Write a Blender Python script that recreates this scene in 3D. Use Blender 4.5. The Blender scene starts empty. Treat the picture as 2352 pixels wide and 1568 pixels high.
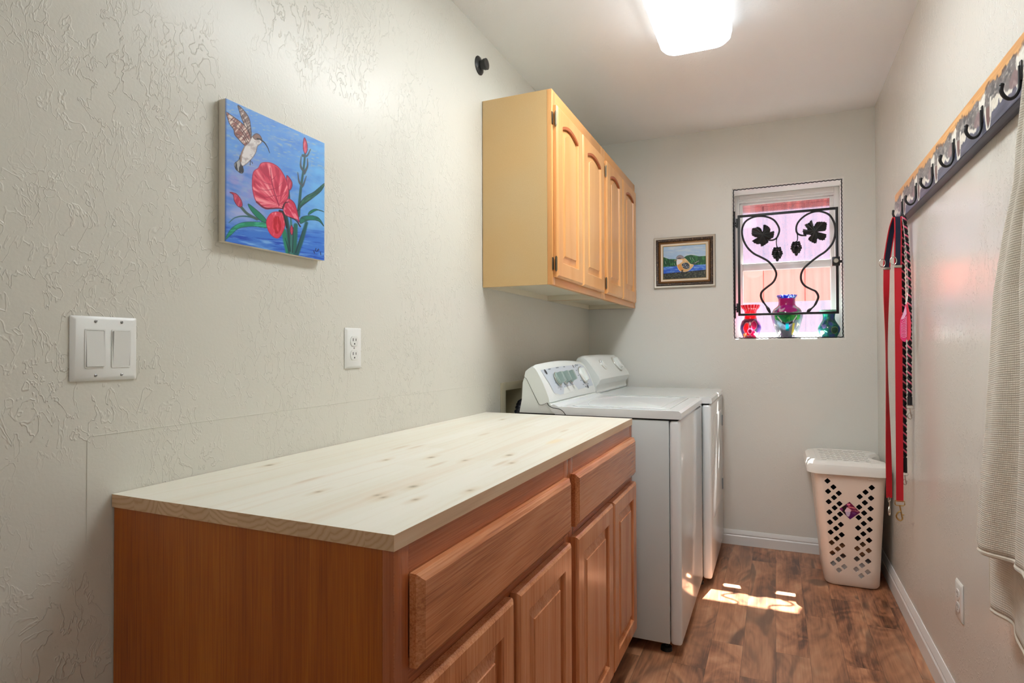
import bpy, bmesh, math, random
import numpy as np
from mathutils import Vector, Matrix
random.seed(7)
PI = math.pi
W, D, H = 1.5976, 3.7217, 2.438          # room width (x), depth (y), ceiling height
YR = -1.30                               # wall behind the camera
scene = bpy.context.scene
coll = scene.collection

# ------------------------------------------------------------------ colour
def lin1(c):
    c = c / 255.0
    return c / 12.92 if c <= 0.04045 else ((c + 0.055) / 1.055) ** 2.4
def lin(c): return (lin1(c[0]), lin1(c[1]), lin1(c[2]), 1.0)

# ------------------------------------------------------------------ objects
def tag(o, label=None, cat=None, group=None, kind=None):
    if label: o['label'] = label
    if cat: o['category'] = cat
    if group: o['group'] = group
    if kind: o['kind'] = kind
    return o
def thing(name, loc, label, cat, group=None, kind=None):
    e = bpy.data.objects.new(name, None)
    e.location = loc
    e.empty_display_size = 0.05
    coll.objects.link(e)
    return tag(e, label, cat, group, kind)
def world_offset(o):
    v = Vector((0, 0, 0))
    while o is not None:
        v += o.location
        o = o.parent
    return v
def link(name, me, parent=None, smooth=None):
    o = bpy.data.objects.new(name, me)
    coll.objects.link(o)
    if parent is not None:
        o.parent = parent
        o.location = -world_offset(parent)
    if smooth is not None and len(me.polygons):
        me.polygons.foreach_set('use_smooth', [True] * len(me.polygons))
        if smooth < 180:
            me.set_sharp_from_angle(angle=math.radians(smooth))
    return o

class MB:
    """collects pieces of ONE mesh, in room coordinates"""
    def __init__(s):
        s.bm = bmesh.new()
    def box(s, x0, x1, y0, y1, z0, z1, bev=0.0, seg=2, mi=0):
        r = bmesh.ops.create_cube(s.bm, size=1.0)
        vs = r['verts']
        for v in vs:
            v.co = Vector(((x0 + x1) / 2 + v.co.x * (x1 - x0), (y0 + y1) / 2 + v.co.y * (y1 - y0), (z0 + z1) / 2 + v.co.z * (z1 - z0)))
        fs = {f for v in vs for f in v.link_faces}
        for f in fs: f.material_index = mi
        if bev > 0:
            es = list({e for v in vs for e in v.link_edges})
            bmesh.ops.bevel(s.bm, geom=es, offset=bev, segments=seg, affect='EDGES', profile=0.5)
        return s
    def face(s, pts, mi=0):
        vs = [s.bm.verts.new(p) for p in pts]
        f = s.bm.faces.new(vs); f.material_index = mi
        return f
    def loft(s, loops, cap0=True, cap1=True, closed=True, mi=0):
        rings = [[s.bm.verts.new(p) for p in lp] for lp in loops]
        n = len(rings[0])
        for a, b in zip(rings, rings[1:]):
            for i in range(n if closed else n - 1):
                j = (i + 1) % n
                f = s.bm.faces.new((a[i], a[j], b[j], b[i])); f.material_index = mi
        if cap0: f = s.bm.faces.new(rings[0][::-1]); f.material_index = mi
        if cap1: f = s.bm.faces.new(rings[-1]); f.material_index = mi
        return s
    def prism(s, poly, axis, a, b, mi=0):
        """extrude 2-D polygon; axis 'x': pts (y,z); 'y': pts (x,z); 'z': pts (x,y)"""
        def P(u, v, w):
            return (w, u, v) if axis == 'x' else (u, w, v) if axis == 'y' else (u, v, w)
        return s.loft([[P(u, v, a) for u, v in poly], [P(u, v, b) for u, v in poly]], mi=mi)
    def tube(s, pts, r, n=8, caps=True, mi=0, closed=False):
        pts = [Vector(p) for p in pts]
        m = len(pts)
        rr = r if hasattr(r, '__len__') else [r] * m
        loops = []
        nrm = None
        for i, p in enumerate(pts):
            if closed:
                t = pts[(i + 1) % m] - pts[i - 1]
            else:
                t = pts[min(i + 1, m - 1)] - pts[max(i - 1, 0)]
            if t.length < 1e-9: t = Vector((0, 0, 1))
            t.normalize()
            if nrm is None:
                a = Vector((0, 0, 1)) if abs(t.z) < 0.9 else Vector((1, 0, 0))
                nrm = t.cross(a).normalized()
            nrm = (nrm - t * nrm.dot(t)).normalized()
            bi = t.cross(nrm)
            loops.append([p + (nrm * math.cos(2 * PI * k / n) + bi * math.sin(2 * PI * k / n)) * rr[i] for k in range(n)])
        if closed:
            loops.append(loops[0])
            return s.loft(loops, False, False, mi=mi)
        return s.loft(loops, caps, caps, mi=mi)
    def ribbon(s, pts, wvec, width, thick, mi=0):
        """flat strap along pts; wvec is the width direction (or a list)"""
        pts = [Vector(p) for p in pts]
        loops = []
        for i, p in enumerate(pts):
            t = (pts[min(i + 1, len(pts) - 1)] - pts[max(i - 1, 0)]).normalized()
            w = Vector(wvec[i] if isinstance(wvec, list) else wvec)
            w = (w - t * w.dot(t)).normalized()
            nn = t.cross(w)
            wd = width[i] if hasattr(width, '__len__') else width
            a, b = w * wd / 2, nn * thick / 2
            loops.append([p - a - b, p + a - b, p + a + b, p - a + b])
        return s.loft(loops, mi=mi)
    def lathe(s, prof, c, n=32, axis='z', mi=0, cap0=False, cap1=False):
        """prof = [(r, h)...] about an axis through c"""
        loops = []
        for r, h in prof:
            lp = []
            for k in range(n):
                a = 2 * PI * k / n
                u, v = r * math.cos(a), r * math.sin(a)
                lp.append((c[0] + u, c[1] + v, c[2] + h) if axis == 'z' else (c[0] + h, c[1] + u, c[2] + v) if axis == 'x' else (c[0] + v, c[1] + h, c[2] + u))
            loops.append(lp)
        return s.loft(loops, cap0, cap1, mi=mi)
    def ball(s, c, r, sub=2, sc=(1, 1, 1), mi=0):
        q = bmesh.ops.create_icosphere(s.bm, subdivisions=sub, radius=r)
        for v in q['verts']:
            v.co = Vector((c[0] + v.co.x * sc[0], c[1] + v.co.y * sc[1], c[2] + v.co.z * sc[2]))
        for f in {f for v in q['verts'] for f in v.link_faces}: f.material_index = mi
        return s
    def mesh(s, mats):
        bmesh.ops.recalc_face_normals(s.bm, faces=s.bm.faces)
        me = bpy.data.meshes.new('m')
        s.bm.to_mesh(me); s.bm.free()
        for m in (mats if isinstance(mats, (list, tuple)) else [mats]): me.materials.append(m)
        return me
    def build(s, name, mats, parent=None, smooth=40):
        return link(name, s.mesh(mats), parent, smooth)

def cr(pts, n=8, closed=False):
    """Catmull-Rom through 2-D or 3-D points"""
    P = [np.array(p, float) for p in pts]
    m = len(P); out = []
    for i in range(m if closed else m - 1):
        p0 = P[i - 1] if (closed or i > 0) else P[0] * 2 - P[1]
        p1, p2 = P[i], P[(i + 1) % m]
        p3 = P[(i + 2) % m] if (closed or i + 2 < m) else P[-1] * 2 - P[-2]
        for k in range(n):
            t = k / n
            out.append(0.5 * (2 * p1 + (p2 - p0) * t + (2 * p0 - 5 * p1 + 4 * p2 - p3) * t * t + (3 * p1 - p0 - 3 * p2 + p3) * t ** 3))
    if not closed: out.append(P[-1])
    return [tuple(q) for q in out]
def rrect(x0, x1, y0, y1, r, n=6):
    out = []
    for cx, cy, a0 in ((x1 - r, y1 - r, 0), (x0 + r, y1 - r, 90), (x0 + r, y0 + r, 180), (x1 - r, y0 + r, 270)):
        for k in range(n + 1):
            a = math.radians(a0 + 90 * k / n)
            out.append((cx + r * math.cos(a), cy + r * math.sin(a)))
    return out

# ------------------------------------------------------------------ materials
class NT:
    def __init__(s, name):
        s.m = bpy.data.materials.new(name); s.m.use_nodes = True
        s.t = s.m.node_tree
        s.b = s.t.nodes['Principled BSDF']; s.out = s.t.nodes['Material Output']
    def n(s, typ, ins=None, **kw):
        nd = s.t.nodes.new(typ)
        for k, v in kw.items(): setattr(nd, k, v)
        for k, v in (ins or {}).items(): s.set(nd, k, v)
        return nd
    def set(s, nd, k, v):
        if isinstance(v, bpy.types.NodeSocket): s.t.links.new(v, nd.inputs[k])
        else: nd.inputs[k].default_value = v
    def math(s, op, a, b=0.0, c=None, clamp=False):
        nd = s.n('ShaderNodeMath', operation=op, use_clamp=clamp)
        s.set(nd, 0, a); s.set(nd, 1, b)
        if c is not None: s.set(nd, 2, c)
        return nd.outputs[0]
    def coords(s, scale=(1, 1, 1), rot=(0, 0, 0), loc=(0, 0, 0)):
        tc = s.n('ShaderNodeTexCoord')
        mp = s.n('ShaderNodeMapping', {'Vector': tc.outputs['Object'], 'Scale': scale, 'Rotation': rot, 'Location': loc})
        return mp.outputs[0]
    def noise(s, vec, scale, detail=2.0, rough=0.5, dist=0.0, out='Fac'):
        return s.n('ShaderNodeTexNoise', {'Vector': vec, 'Scale': scale, 'Detail': detail, 'Roughness': rough, 'Distortion': dist}).outputs[out]
    def ramp(s, fac, stops, interp='LINEAR'):
        nd = s.n('ShaderNodeValToRGB', {'Fac': fac})
        nd.color_ramp.interpolation = interp
        el = nd.color_ramp.elements
        while len(el) < len(stops): el.new(0.5)
        for e, (p, c) in zip(el, stops):
            e.position = p
            e.color = c if len(c) == 4 else lin(c)
        return nd.outputs['Color']
    def smooth(s, v, a, b, lo=0.0, hi=1.0):
        nd = s.n('ShaderNodeMapRange', {'Value': v, 'From Min': a, 'From Max': b, 'To Min': lo, 'To Max': hi}, interpolation_type='SMOOTHSTEP')
        return nd.outputs[0]
    def mix(s, fac, a, b, mode='MIX'):
        nd = s.n('ShaderNodeMix', data_type='RGBA', blend_type=mode)
        s.set(nd, 0, fac); s.set(nd, 6, a); s.set(nd, 7, b)
        return nd.outputs[2]
    def bump(s, h, strength, dist=0.001):
        nd = s.n('ShaderNodeBump', {'Height': h, 'Strength': strength, 'Distance': dist})
        s.set(s.b, 'Normal', nd.outputs[0])
    def base(s, col=None, rough=0.5, metal=0.0, spec=0.5, coat=0.0, coat_r=0.1):
        if col is not None: s.set(s.b, 'Base Color', col)
        s.set(s.b, 'Roughness', rough); s.set(s.b, 'Metallic', metal)
        s.set(s.b, 'Specular IOR Level', spec); s.set(s.b, 'Coat Weight', coat); s.set(s.b, 'Coat Roughness', coat_r)
        return s

def plain(name, c, rough=0.5, metal=0.0, spec=0.5, coat=0.0, bump=None, var=0.0):
    t = NT(name).base(lin(c), rough, metal, spec, coat)
    v = t.coords()
    if var:
        n = t.noise(v, 9.0, 4.0)
        d = tuple(x * (1 - var) for x in c)
        t.set(t.b, 'Base Color', t.ramp(n, [(0.35, d), (0.65, c)]))
    if bump:
        t.bump(t.noise(v, bump[0], 2.0), bump[1], bump[2] if len(bump) > 2 else 0.001)
    return t.m

def wall_mat(name, c, texture=1.0, rough=0.32, spec=0.32):
    t = NT(name).base(lin(c), rough, spec=spec)
    v = t.coords()
    # skip-trowel plaster: smooth islands with thin curled ridges at their edges
    wob = t.n('ShaderNodeVectorMath', {0: v, 1: t.n('ShaderNodeVectorMath', {0: t.noise(v, 9.0, 2.0, out='Color'), 'Scale': 0.06}, operation='SCALE').outputs[0]}, operation='ADD').outputs[0]
    sq = t.n('ShaderNodeVectorMath', {0: wob, 1: (1.0, 1.15, 0.62)}, operation='MULTIPLY').outputs[0]
    n1 = t.noise(sq, 24.0, 3.0, 0.6, 0.25)
    ridge = t.smooth(t.math('ABSOLUTE', t.math('SUBTRACT', n1, 0.50)), 0.0, 0.024, 1.0, 0.0)
    step = t.smooth(n1, 0.46, 0.54)
    patch = t.smooth(t.noise(v, 2.6, 2.0), 0.40, 0.62)
    n2 = t.noise(sq, 44.0, 2.0, 0.5, 0.3)
    ridge2 = t.smooth(t.math('ABSOLUTE', t.math('SUBTRACT', n2, 0.52)), 0.0, 0.03, 1.0, 0.0)
    patch2 = t.smooth(t.noise(v, 4.1, 1.0), 0.47, 0.60)
    fine = t.noise(v, 160.0, 2.0)
    h = t.math('ADD', t.math('MULTIPLY', t.math('ADD', ridge, t.math('MULTIPLY', step, 0.25)), patch), t.math('MULTIPLY', t.math('MULTIPLY', ridge2, patch2), 0.7))
    h = t.math('ADD', h, t.math('MULTIPLY', fine, 0.22))
    h = t.math('ADD', h, t.math('MULTIPLY', t.noise(v, 5.0, 1.0), 1.2))
    t.bump(h, 0.62 * texture, 0.0016)
    return t.m

def wood(name, stops, axis, rings=7.0, rough=0.32, pores=0.45, spec=0.5, coat=0.0, stretch=0.09, bump=0.25, freq=4.0, seed=0.0):
    t = NT(name)
    sc = [1.0, 1.0, 1.0]; sc['xyz'.index(axis)] = stretch
    v = t.coords(tuple(sc), loc=(seed, seed * 0.7, seed * 1.3))
    sp = [1.0, 1.0, 1.0]; sp['xyz'.index(axis)] = 0.018
    vp = t.coords(tuple(sp))
    n1 = t.noise(v, freq, 2.0, 0.5, 0.6)
    ring = t.math('MULTIPLY', t.math('PINGPONG', t.math('MULTIPLY', n1, rings), 0.5), 2.0)
    pore = t.smooth(t.noise(vp, 330.0, 2.0, 0.6), 0.22, 0.72)
    broad = t.noise(v, 2.2, 2.0)
    f = t.math('ADD', t.math('MULTIPLY', ring, 0.42 * (1 - pores)), t.math('MULTIPLY', pore, pores))
    f = t.math('ADD', f, t.math('MULTIPLY', broad, 0.5), clamp=True)
    col = t.ramp(f, stops)
    t.base(col, rough, spec=spec, coat=coat, coat_r=0.15)
    t.bump(f, bump, 0.0006)
    return t.m

def vcol_mat(name, rough=0.6, coat=0.0, bump=0.0, spec=0.4, trans=0.0):
    t = NT(name)
    a = t.n('ShaderNodeAttribute', attribute_name='Col')
    t.base(a.outputs['Color'], rough, spec=spec, coat=coat)
    if trans: t.set(t.b, 'Transmission Weight', trans)
    if bump: t.bump(t.noise(t.coords(), 700.0, 1.0), bump, 0.0004)
    return t.m

# ------------------------------------------------------------------ painter (pigment laid on a fine mesh)
def vnoise(x, y, seed=0):
    """smooth value noise 0..1"""
    rs = np.random.RandomState(seed)
    tab = rs.rand(64, 64)
    xi, yi = np.floor(x).astype(int), np.floor(y).astype(int)
    fx, fy = x - xi, y - yi
    fx = fx * fx * (3 - 2 * fx); fy = fy * fy * (3 - 2 * fy)
    g = lambda a, b: tab[a % 64, b % 64]
    return (g(xi, yi) * (1 - fx) + g(xi + 1, yi) * fx) * (1 - fy) + (g(xi, yi + 1) * (1 - fx) + g(xi + 1, yi + 1) * fx) * fy
def fbm(x, y, seed=0, o=3):
    s, a, t = 0, 1.0, 0
    for k in range(o):
        s = s + a * vnoise(x * 2 ** k, y * 2 ** k, seed + k); t += a; a *= 0.5
    return s / t
class Paint:
    def __init__(s, X, Y, col):
        s.X, s.Y = X, Y
        s.c = np.zeros(X.shape + (3,)) + np.array(col, float)
    def blend(s, m, col):
        m = np.clip(m, 0, 1)[..., None]
        s.c = s.c * (1 - m) + np.array(col, float) * m if not (isinstance(col, np.ndarray) and col.ndim == 3) else s.c * (1 - m) + col * m
    def mask(s, poly):
        P = np.array(poly); x, y = s.X, s.Y
        ins = np.zeros(x.shape, bool)
        bb = (x >= P[:, 0].min()) & (x <= P[:, 0].max()) & (y >= P[:, 1].min()) & (y <= P[:, 1].max())
        xs, ys = x[bb], y[bb]
        r = np.zeros(xs.shape, bool)
        for (x1, y1), (x2, y2) in zip(P, np.roll(P, -1, 0)):
            if y1 == y2: continue
            c = ((y1 > ys) != (y2 > ys)) & (xs < (x2 - x1) * (ys - y1) / (y2 - y1) + x1)
            r ^= c
        ins[bb] = r
        return ins.astype(float)
    def poly(s, pts, col, smooth=True, n=6, a=1.0, tex=None, edge=None, ew=4):
        q = cr(pts, n, True) if smooth else pts
        m = s.mask(q) * a
        if tex is not None:
            (c2, f) = tex
            k = np.clip(f, 0, 1)[..., None]
            s.blend(m, np.array(col, float) * (1 - k) + np.array(c2, float) * k)
        else: s.blend(m, col)
        if edge is not None: s.line(list(q) + [q[0]], ew, edge, smooth=False, a=0.85)
        return m
    def line(s, pts, w, col, smooth=True, n=6, a=1.0):
        q = np.array(cr(pts, n) if smooth and len(pts) > 2 else pts, float)
        ww = w if hasattr(w, '__len__') else (w, w)
        wm = max(ww) + 2
        bb = (s.X > q[:, 0].min() - wm) & (s.X < q[:, 0].max() + wm) & (s.Y > q[:, 1].min() - wm) & (s.Y < q[:, 1].max() + wm)
        if not bb.any(): return
        x, y = s.X[bb], s.Y[bb]
        best = np.zeros(x.shape)
        L = len(q) - 1
        for i in range(L):
            a0, b0 = q[i], q[i + 1]
            d = b0 - a0; dd = max(d @ d, 1e-9)
            t = np.clip(((x - a0[0]) * d[0] + (y - a0[1]) * d[1]) / dd, 0, 1)
            ds = np.hypot(x - a0[0] - t * d[0], y - a0[1] - t * d[1])
            wid = ww[0] + (ww[1] - ww[0]) * (i + t) / L
            best = np.maximum(best, np.clip((wid / 2 - ds) / max(1.0, 0.25 * max(ww)) + 0.5, 0, 1))
        m = np.zeros(s.X.shape); m[bb] = best
        s.blend(m * a, col)
    def linear(s):
        c = np.clip(s.c / 255.0, 0, 1)
        return np.where(c <= 0.04045, c / 12.92, ((c + 0.055) / 1.055) ** 2.4)
def homography(src, dst):
    A = []
    for (x, y), (u, v) in zip(src, dst):
        A.append([x, y, 1, 0, 0, 0, -u * x, -u * y, -u]); A.append([0, 0, 0, x, y, 1, -v * x, -v * y, -v])
    return np.linalg.svd(np.array(A, float))[2][-1].reshape(3, 3)
def uv_to(quad, U, V):
    """grid (u,v) in the unit square -> sketch coordinates; quad = TL,TR,BR,BL"""
    Hm = homography([(0, 0), (1, 0), (1, 1), (0, 1)], quad)
    d = Hm[2, 0] * U + Hm[2, 1] * V + Hm[2, 2]
    return (Hm[0, 0] * U + Hm[0, 1] * V + Hm[0, 2]) / d, (Hm[1, 0] * U + Hm[1, 1] * V + Hm[1, 2]) / d
def grid_uv(nx, ny):
    return np.meshgrid(np.linspace(0, 1, nx), np.linspace(0, 1, ny))
def sheet(P3, C, mats, wrap=False, extra=None):
    """mesh from a grid of points P3[ny,nx,3] coloured C[ny,nx,3]; extra = [(faces of points, material index)]"""
    ny, nx = P3.shape[:2]
    idx = np.arange(nx * ny).reshape(ny, nx)
    if wrap: idx = np.concatenate([idx, idx[:, :1]], 1)
    q = np.stack([idx[:-1, :-1], idx[:-1, 1:], idx[1:, 1:], idx[1:, :-1]], -1).reshape(-1, 4)
    verts = P3.reshape(-1, 3).tolist(); faces = q.tolist(); mi = [0] * len(faces)
    cols = C.reshape(-1, 3).tolist()
    for pts, m in (extra or []):
        b = len(verts)
        verts += [list(p) for p in pts]; cols += [[0.5, 0.5, 0.5]] * len(pts)
        faces.append(list(range(b, b + len(pts)))); mi.append(m)
    me = bpy.data.meshes.new('m')
    me.from_pydata(verts, [], faces)
    at = me.color_attributes.new('Col', 'FLOAT_COLOR', 'POINT')
    at.data.foreach_set('color', np.concatenate([np.array(cols), np.ones((len(cols), 1))], 1).astype(np.float32).ravel())
    me.polygons.foreach_set('material_index', mi)
    for m in (mats if isinstance(mats, (list, tuple)) else [mats]): me.materials.append(m)
    me.update()
    return me
def text_mesh(body, size, depth, mat, origin, xdir, ydir):
    cu = bpy.data.curves.new('t', 'FONT'); cu.body = body; cu.size = size; cu.extrude = depth; cu.align_x = 'CENTER'
    tmp = bpy.data.objects.new('t', cu); coll.objects.link(tmp)
    dg = bpy.context.evaluated_depsgraph_get()
    me = bpy.data.meshes.new_from_object(tmp.evaluated_get(dg))
    bpy.data.objects.remove(tmp); bpy.data.curves.remove(cu)
    x, y = Vector(xdir).normalized(), Vector(ydir).normalized(); z = x.cross(y)
    M = Matrix(((x.x, y.x, z.x, origin[0]), (x.y, y.y, z.y, origin[1]), (x.z, y.z, z.z, origin[2]), (0, 0, 0, 1)))
    me.transform(M); me.materials.clear(); me.materials.append(mat)
    return me
def boolean(me_a, me_b):
    a = bpy.data.objects.new('a', me_a); b = bpy.data.objects.new('b', me_b)
    coll.objects.link(a); coll.objects.link(b)
    md = a.modifiers.new('x', 'BOOLEAN'); md.operation = 'DIFFERENCE'; md.object = b; md.solver = 'EXACT'
    dg = bpy.context.evaluated_depsgraph_get()
    me = bpy.data.meshes.new_from_object(a.evaluated_get(dg))
    bpy.data.objects.remove(a); bpy.data.objects.remove(b)
    return me
# ================================================================== materials
M_wall = wall_mat('wall_paint', (215, 213, 203), 1.0, 0.32)
M_wallr = wall_mat('wall_paint_glossy', (215, 213, 205), 0.75, 0.21, 0.5)
M_wallb = wall_mat('wall_paint_smooth', (222, 222, 216), 0.40, 0.34)
M_ceil = wall_mat('ceiling_paint', (244, 245, 245), 0.55, 0.55)
M_trim = plain('trim_paint', (228, 228, 226), 0.35)
M_white = plain('white_plastic', (226, 227, 224), 0.32)
M_vinyl = plain('window_vinyl', (232, 230, 228), 0.4)
M_enamel = plain('white_enamel', (232, 236, 238), 0.16, coat=0.4)
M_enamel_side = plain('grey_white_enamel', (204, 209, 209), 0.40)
M_console = plain('console_plastic', (224, 229, 226), 0.34)
M_panel = plain('console_overlay', (196, 205, 214), 0.30)
M_greenknob = plain('sage_knob', (148, 166, 160), 0.38)
M_black = plain('black_iron', (22, 21, 24), 0.42)
M_blackp = plain('black_plastic', (26, 28, 30), 0.35)
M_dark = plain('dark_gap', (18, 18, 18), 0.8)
M_steel = plain('nickel', (196, 190, 180), 0.28, 1.0)
M_brass = plain('brass', (190, 160, 105), 0.32, 1.0)
M_hinge = plain('antique_hinge', (120, 110, 92), 0.38, 1.0)
M_screw = plain('screw_metal', (170, 170, 168), 0.35, 0.9)
M_red = plain('red_webbing', (196, 12, 34), 0.62, bump=(900, 0.4))
M_navy = plain('navy_neoprene', (16, 22, 48), 0.75)
M_pinkcord = plain('pink_cord', (232, 110, 140), 0.7)
M_blackcord = plain('black_cord', (18, 16, 20), 0.7)
M_pinkp = plain('pink_plastic', (244, 60, 130), 0.3)
M_palepink = plain('pale_pink_plastic', (248, 190, 225), 0.3)
M_hamper = plain('ivory_plastic', (232, 216, 202), 0.36, bump=(30, 0.1))
M_lidp = plain('ivory_lid_plastic', (236, 234, 228), 0.25)
M_canvas = plain('raw_canvas', (222, 214, 198), 0.85)
M_hose = plain('ribbed_navy_hose', (14, 16, 30), 0.45)
M_mdf = plain('particleboard', (206, 172, 118), 0.6, var=0.0)
def speckle(c1, c2):
    t = NT('pressed_board').base(None, 0.55, spec=0.3)
    v = t.coords()
    a = t.noise(v, 700.0, 2.0); b = t.noise(v, 3.0, 2.0)
    col = t.ramp(a, [(0.30, c2), (0.55, c1)])
    t.set(t.b, 'Base Color', t.mix(t.smooth(b, 0.35, 0.7, 0, 0.35), col, lin((212, 168, 104))))
    return t.m
M_mdf = speckle((208, 180, 134), (190, 158, 112))
M_cream = plain('cream_melamine', (222, 214, 192), 0.45)
OAK = [(0.10, (112, 56, 26)), (0.36, (178, 106, 62)), (0.58, (200, 126, 80)), (0.85, (216, 148, 102))]
M_oak_v = wood('cherry_oak_vertical', OAK, 'z', 8.0, 0.27, 0.42, coat=0.25)
M_oak_h = wood('cherry_oak_horizontal', OAK, 'y', 9.0, 0.27, 0.42, coat=0.25, bump=0.25)
M_oak_f = wood('cherry_oak_frame', [(0.0, (96, 42, 18)), (0.45, (160, 84, 46)), (1.0, (190, 112, 68))], 'y', 6.0, 0.27, 0.5, coat=0.25, seed=3.1)
M_oak_s = wood('cherry_oak_stile', [(0.0, (96, 42, 18)), (0.45, (158, 80, 40)), (1.0, (186, 106, 60))], 'z', 4.0, 0.27, 0.4, coat=0.25, seed=5.1)
M_oak_end = wood('cherry_veneer_end', [(0.0, (100, 42, 4)), (0.40, (152, 74, 12)), (0.7, (170, 90, 18)), (1.0, (186, 108, 28))], 'z', 6.0, 0.36, 0.42, stretch=0.06, bump=0.15, seed=1.7)
MAP = [(0.0, (206, 134, 72)), (0.45, (226, 164, 100)), (0.75, (234, 178, 116)), (1.0, (240, 192, 132))]
M_maple = wood('honey_wood', MAP, 'z', 4.0, 0.30, 0.18, coat=0.15, stretch=0.06, bump=0.08)
M_maple_h = wood('honey_wood_rail', MAP, 'y', 4.0, 0.30, 0.18, coat=0.15, stretch=0.06, bump=0.08, seed=2.0)
M_arch_shade = plain('arch_shade', (176, 96, 56), 0.4)

def pine_edges():
    # front edge: long grain; end: staves with ring ends
    t = NT('pine_end_grain').base(None, 0.6, spec=0.3)
    v = t.coords()
    sx = t.n('ShaderNodeSeparateXYZ', {0: v})
    k = t.math('MULTIPLY', sx.outputs[0], 1 / 0.062)
    cell = t.math('FLOOR', k)
    rnd = t.n('ShaderNodeTexWhiteNoise', {'Vector': t.n('ShaderNodeCombineXYZ', {0: cell}).outputs[0]}, noise_dimensions='3D')
    ctr = t.n('ShaderNodeVectorMath', {0: t.n('ShaderNodeCombineXYZ', {0: t.math('FRACT', k), 1: t.math('MULTIPLY', sx.outputs[2], 16.0)}).outputs[0], 1: rnd.outputs['Color']}, operation='ADD').outputs[0]
    dist = t.n('ShaderNodeVectorMath', {0: ctr, 1: (0.8, 15.2, 0.5)}, operation='DISTANCE').outputs['Value']
    ring = t.math('PINGPONG', t.math('ADD', t.math('MULTIPLY', dist, 7.0), t.math('MULTIPLY', t.noise(v, 22.0, 3.0), 2.2)), 0.5)
    col = t.ramp(t.math('MULTIPLY', ring, 2.0), [(0.0, (196, 158, 120)), (0.4, (212, 178, 142)), (1.0, (218, 186, 152))])
    t.set(t.b, 'Base Color', t.mix(t.math('MULTIPLY', rnd.outputs['Value'], 0.35), col, lin((176, 138, 104))))
    a = t.m
    b = wood('pine_long_edge', [(0.0, (196, 160, 132)), (0.5, (216, 186, 156)), (1.0, (226, 204, 178))], 'y', 7.0, 0.55, 0.25, spec=0.3, stretch=0.12, freq=9.0)
    return a, b
M_pine_end, M_pine_edge = pine_edges()
M_pine_top = vcol_mat('pine_top', 0.42, bump=0.0)
M_paint = vcol_mat('oil_paint', 0.45, bump=0.25)
M_rackpaint = vcol_mat('rack_paint', 0.30, bump=0.2)
M_glasspaint = vcol_mat('painted_glass', 0.06, coat=0.6, spec=0.6)
nt = M_glasspaint.node_tree; pb = nt.nodes['Principled BSDF']; ab = [n for n in nt.nodes if n.type == 'ATTRIBUTE'][0]
tl = nt.nodes.new('ShaderNodeBsdfTranslucent'); mx = nt.nodes.new('ShaderNodeMixShader'); mx.inputs[0].default_value = 0.45
nt.links.new(ab.outputs['Color'], tl.inputs[0]); nt.links.new(pb.outputs[0], mx.inputs[1]); nt.links.new(tl.outputs[0], mx.inputs[2])
nt.links.new(mx.outputs[0], nt.nodes['Material Output'].inputs[0])

def floor_mat():
    t = NT('acacia_laminate')
    tc = t.n('ShaderNodeTexCoord')
    mp = t.n('ShaderNodeMapping', {'Vector': tc.outputs['Object'], 'Rotation': (0, 0, PI / 2), 'Location': (0.37, 0.06, 0)})
    def brick(c1, c2, mort):
        return t.n('ShaderNodeTexBrick', {'Vector': mp.outputs[0], 'Color1': c1, 'Color2': c2, 'Mortar': (0, 0, 0, 1), 'Scale': 1.0, 'Mortar Size': mort,
                   'Mortar Smooth': 0.1, 'Bias': 0.0, 'Brick Width': 0.62, 'Row Height': 0.115}, offset=0.37, offset_frequency=2, squash=1.0)
    br = brick((0, 0, 0, 1), (1, 1, 1, 1), 0.0)
    rnd = t.n('ShaderNodeSeparateColor', {0: br.outputs['Color']}).outputs[0]
    gap = brick((1, 1, 1, 1), (1, 1, 1, 1), 0.0008).outputs['Fac']
    off = t.n('ShaderNodeCombineXYZ', {0: t.math('MULTIPLY', rnd, 17.0), 1: t.math('MULTIPLY', rnd, 31.0), 2: t.math('MULTIPLY', rnd, 7.0)}).outputs[0]
    v = t.n('ShaderNodeVectorMath', {0: tc.outputs['Object'], 1: off}, operation='ADD').outputs[0]
    vs = t.n('ShaderNodeVectorMath', {0: v, 1: (1.0, 0.30, 1.0)}, operation='MULTIPLY').outputs[0]
    n1 = t.smooth(t.noise(vs, 6.0, 4.0, 0.62, 1.0), 0.26, 0.74)
    swirl = t.math('MULTIPLY', t.math('PINGPONG', t.math('MULTIPLY', t.noise(vs, 5.0, 2.0, 0.5, 1.0), 9.0), 0.5), 2.0)
    vf = t.n('ShaderNodeVectorMath', {0: v, 1: (1.0, 0.03, 1.0)}, operation='MULTIPLY').outputs[0]
    fine = t.noise(vf, 170.0, 3.0, 0.6)
    f = t.math('ADD', t.math('MULTIPLY', swirl, 0.13), t.math('ADD', t.math('MULTIPLY', fine, 0.36), t.math('MULTIPLY', n1, 0.46)), clamp=True)
    col = t.ramp(f, [(0.26, (88, 54, 40)), (0.40, (146, 94, 64)), (0.58, (186, 128, 92)), (0.80, (212, 164, 128))])
    dark = t.smooth(t.noise(vs, 6.0, 2.0, 0.5, 1.8), 0.54, 0.68, 0.0, 0.74)
    dark = t.math('MULTIPLY', dark, t.smooth(rnd, 0.25, 0.6, 0.45, 1.0))
    col = t.mix(dark, col, lin((46, 31, 28)))
    col = t.mix(t.math('MULTIPLY', t.smooth(rnd, 0.55, 0.9), 0.25), col, lin((150, 110, 84)))
    col = t.mix(t.math('MULTIPLY', gap, 0.6), col, lin((40, 26, 20)))
    t.base(col, 0.30, spec=0.7)
    t.bump(t.math('SUBTRACT', t.math('MULTIPLY', fine, 0.3), gap), 0.12, 0.0006)
    return t.m
M_floor = floor_mat()

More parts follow.
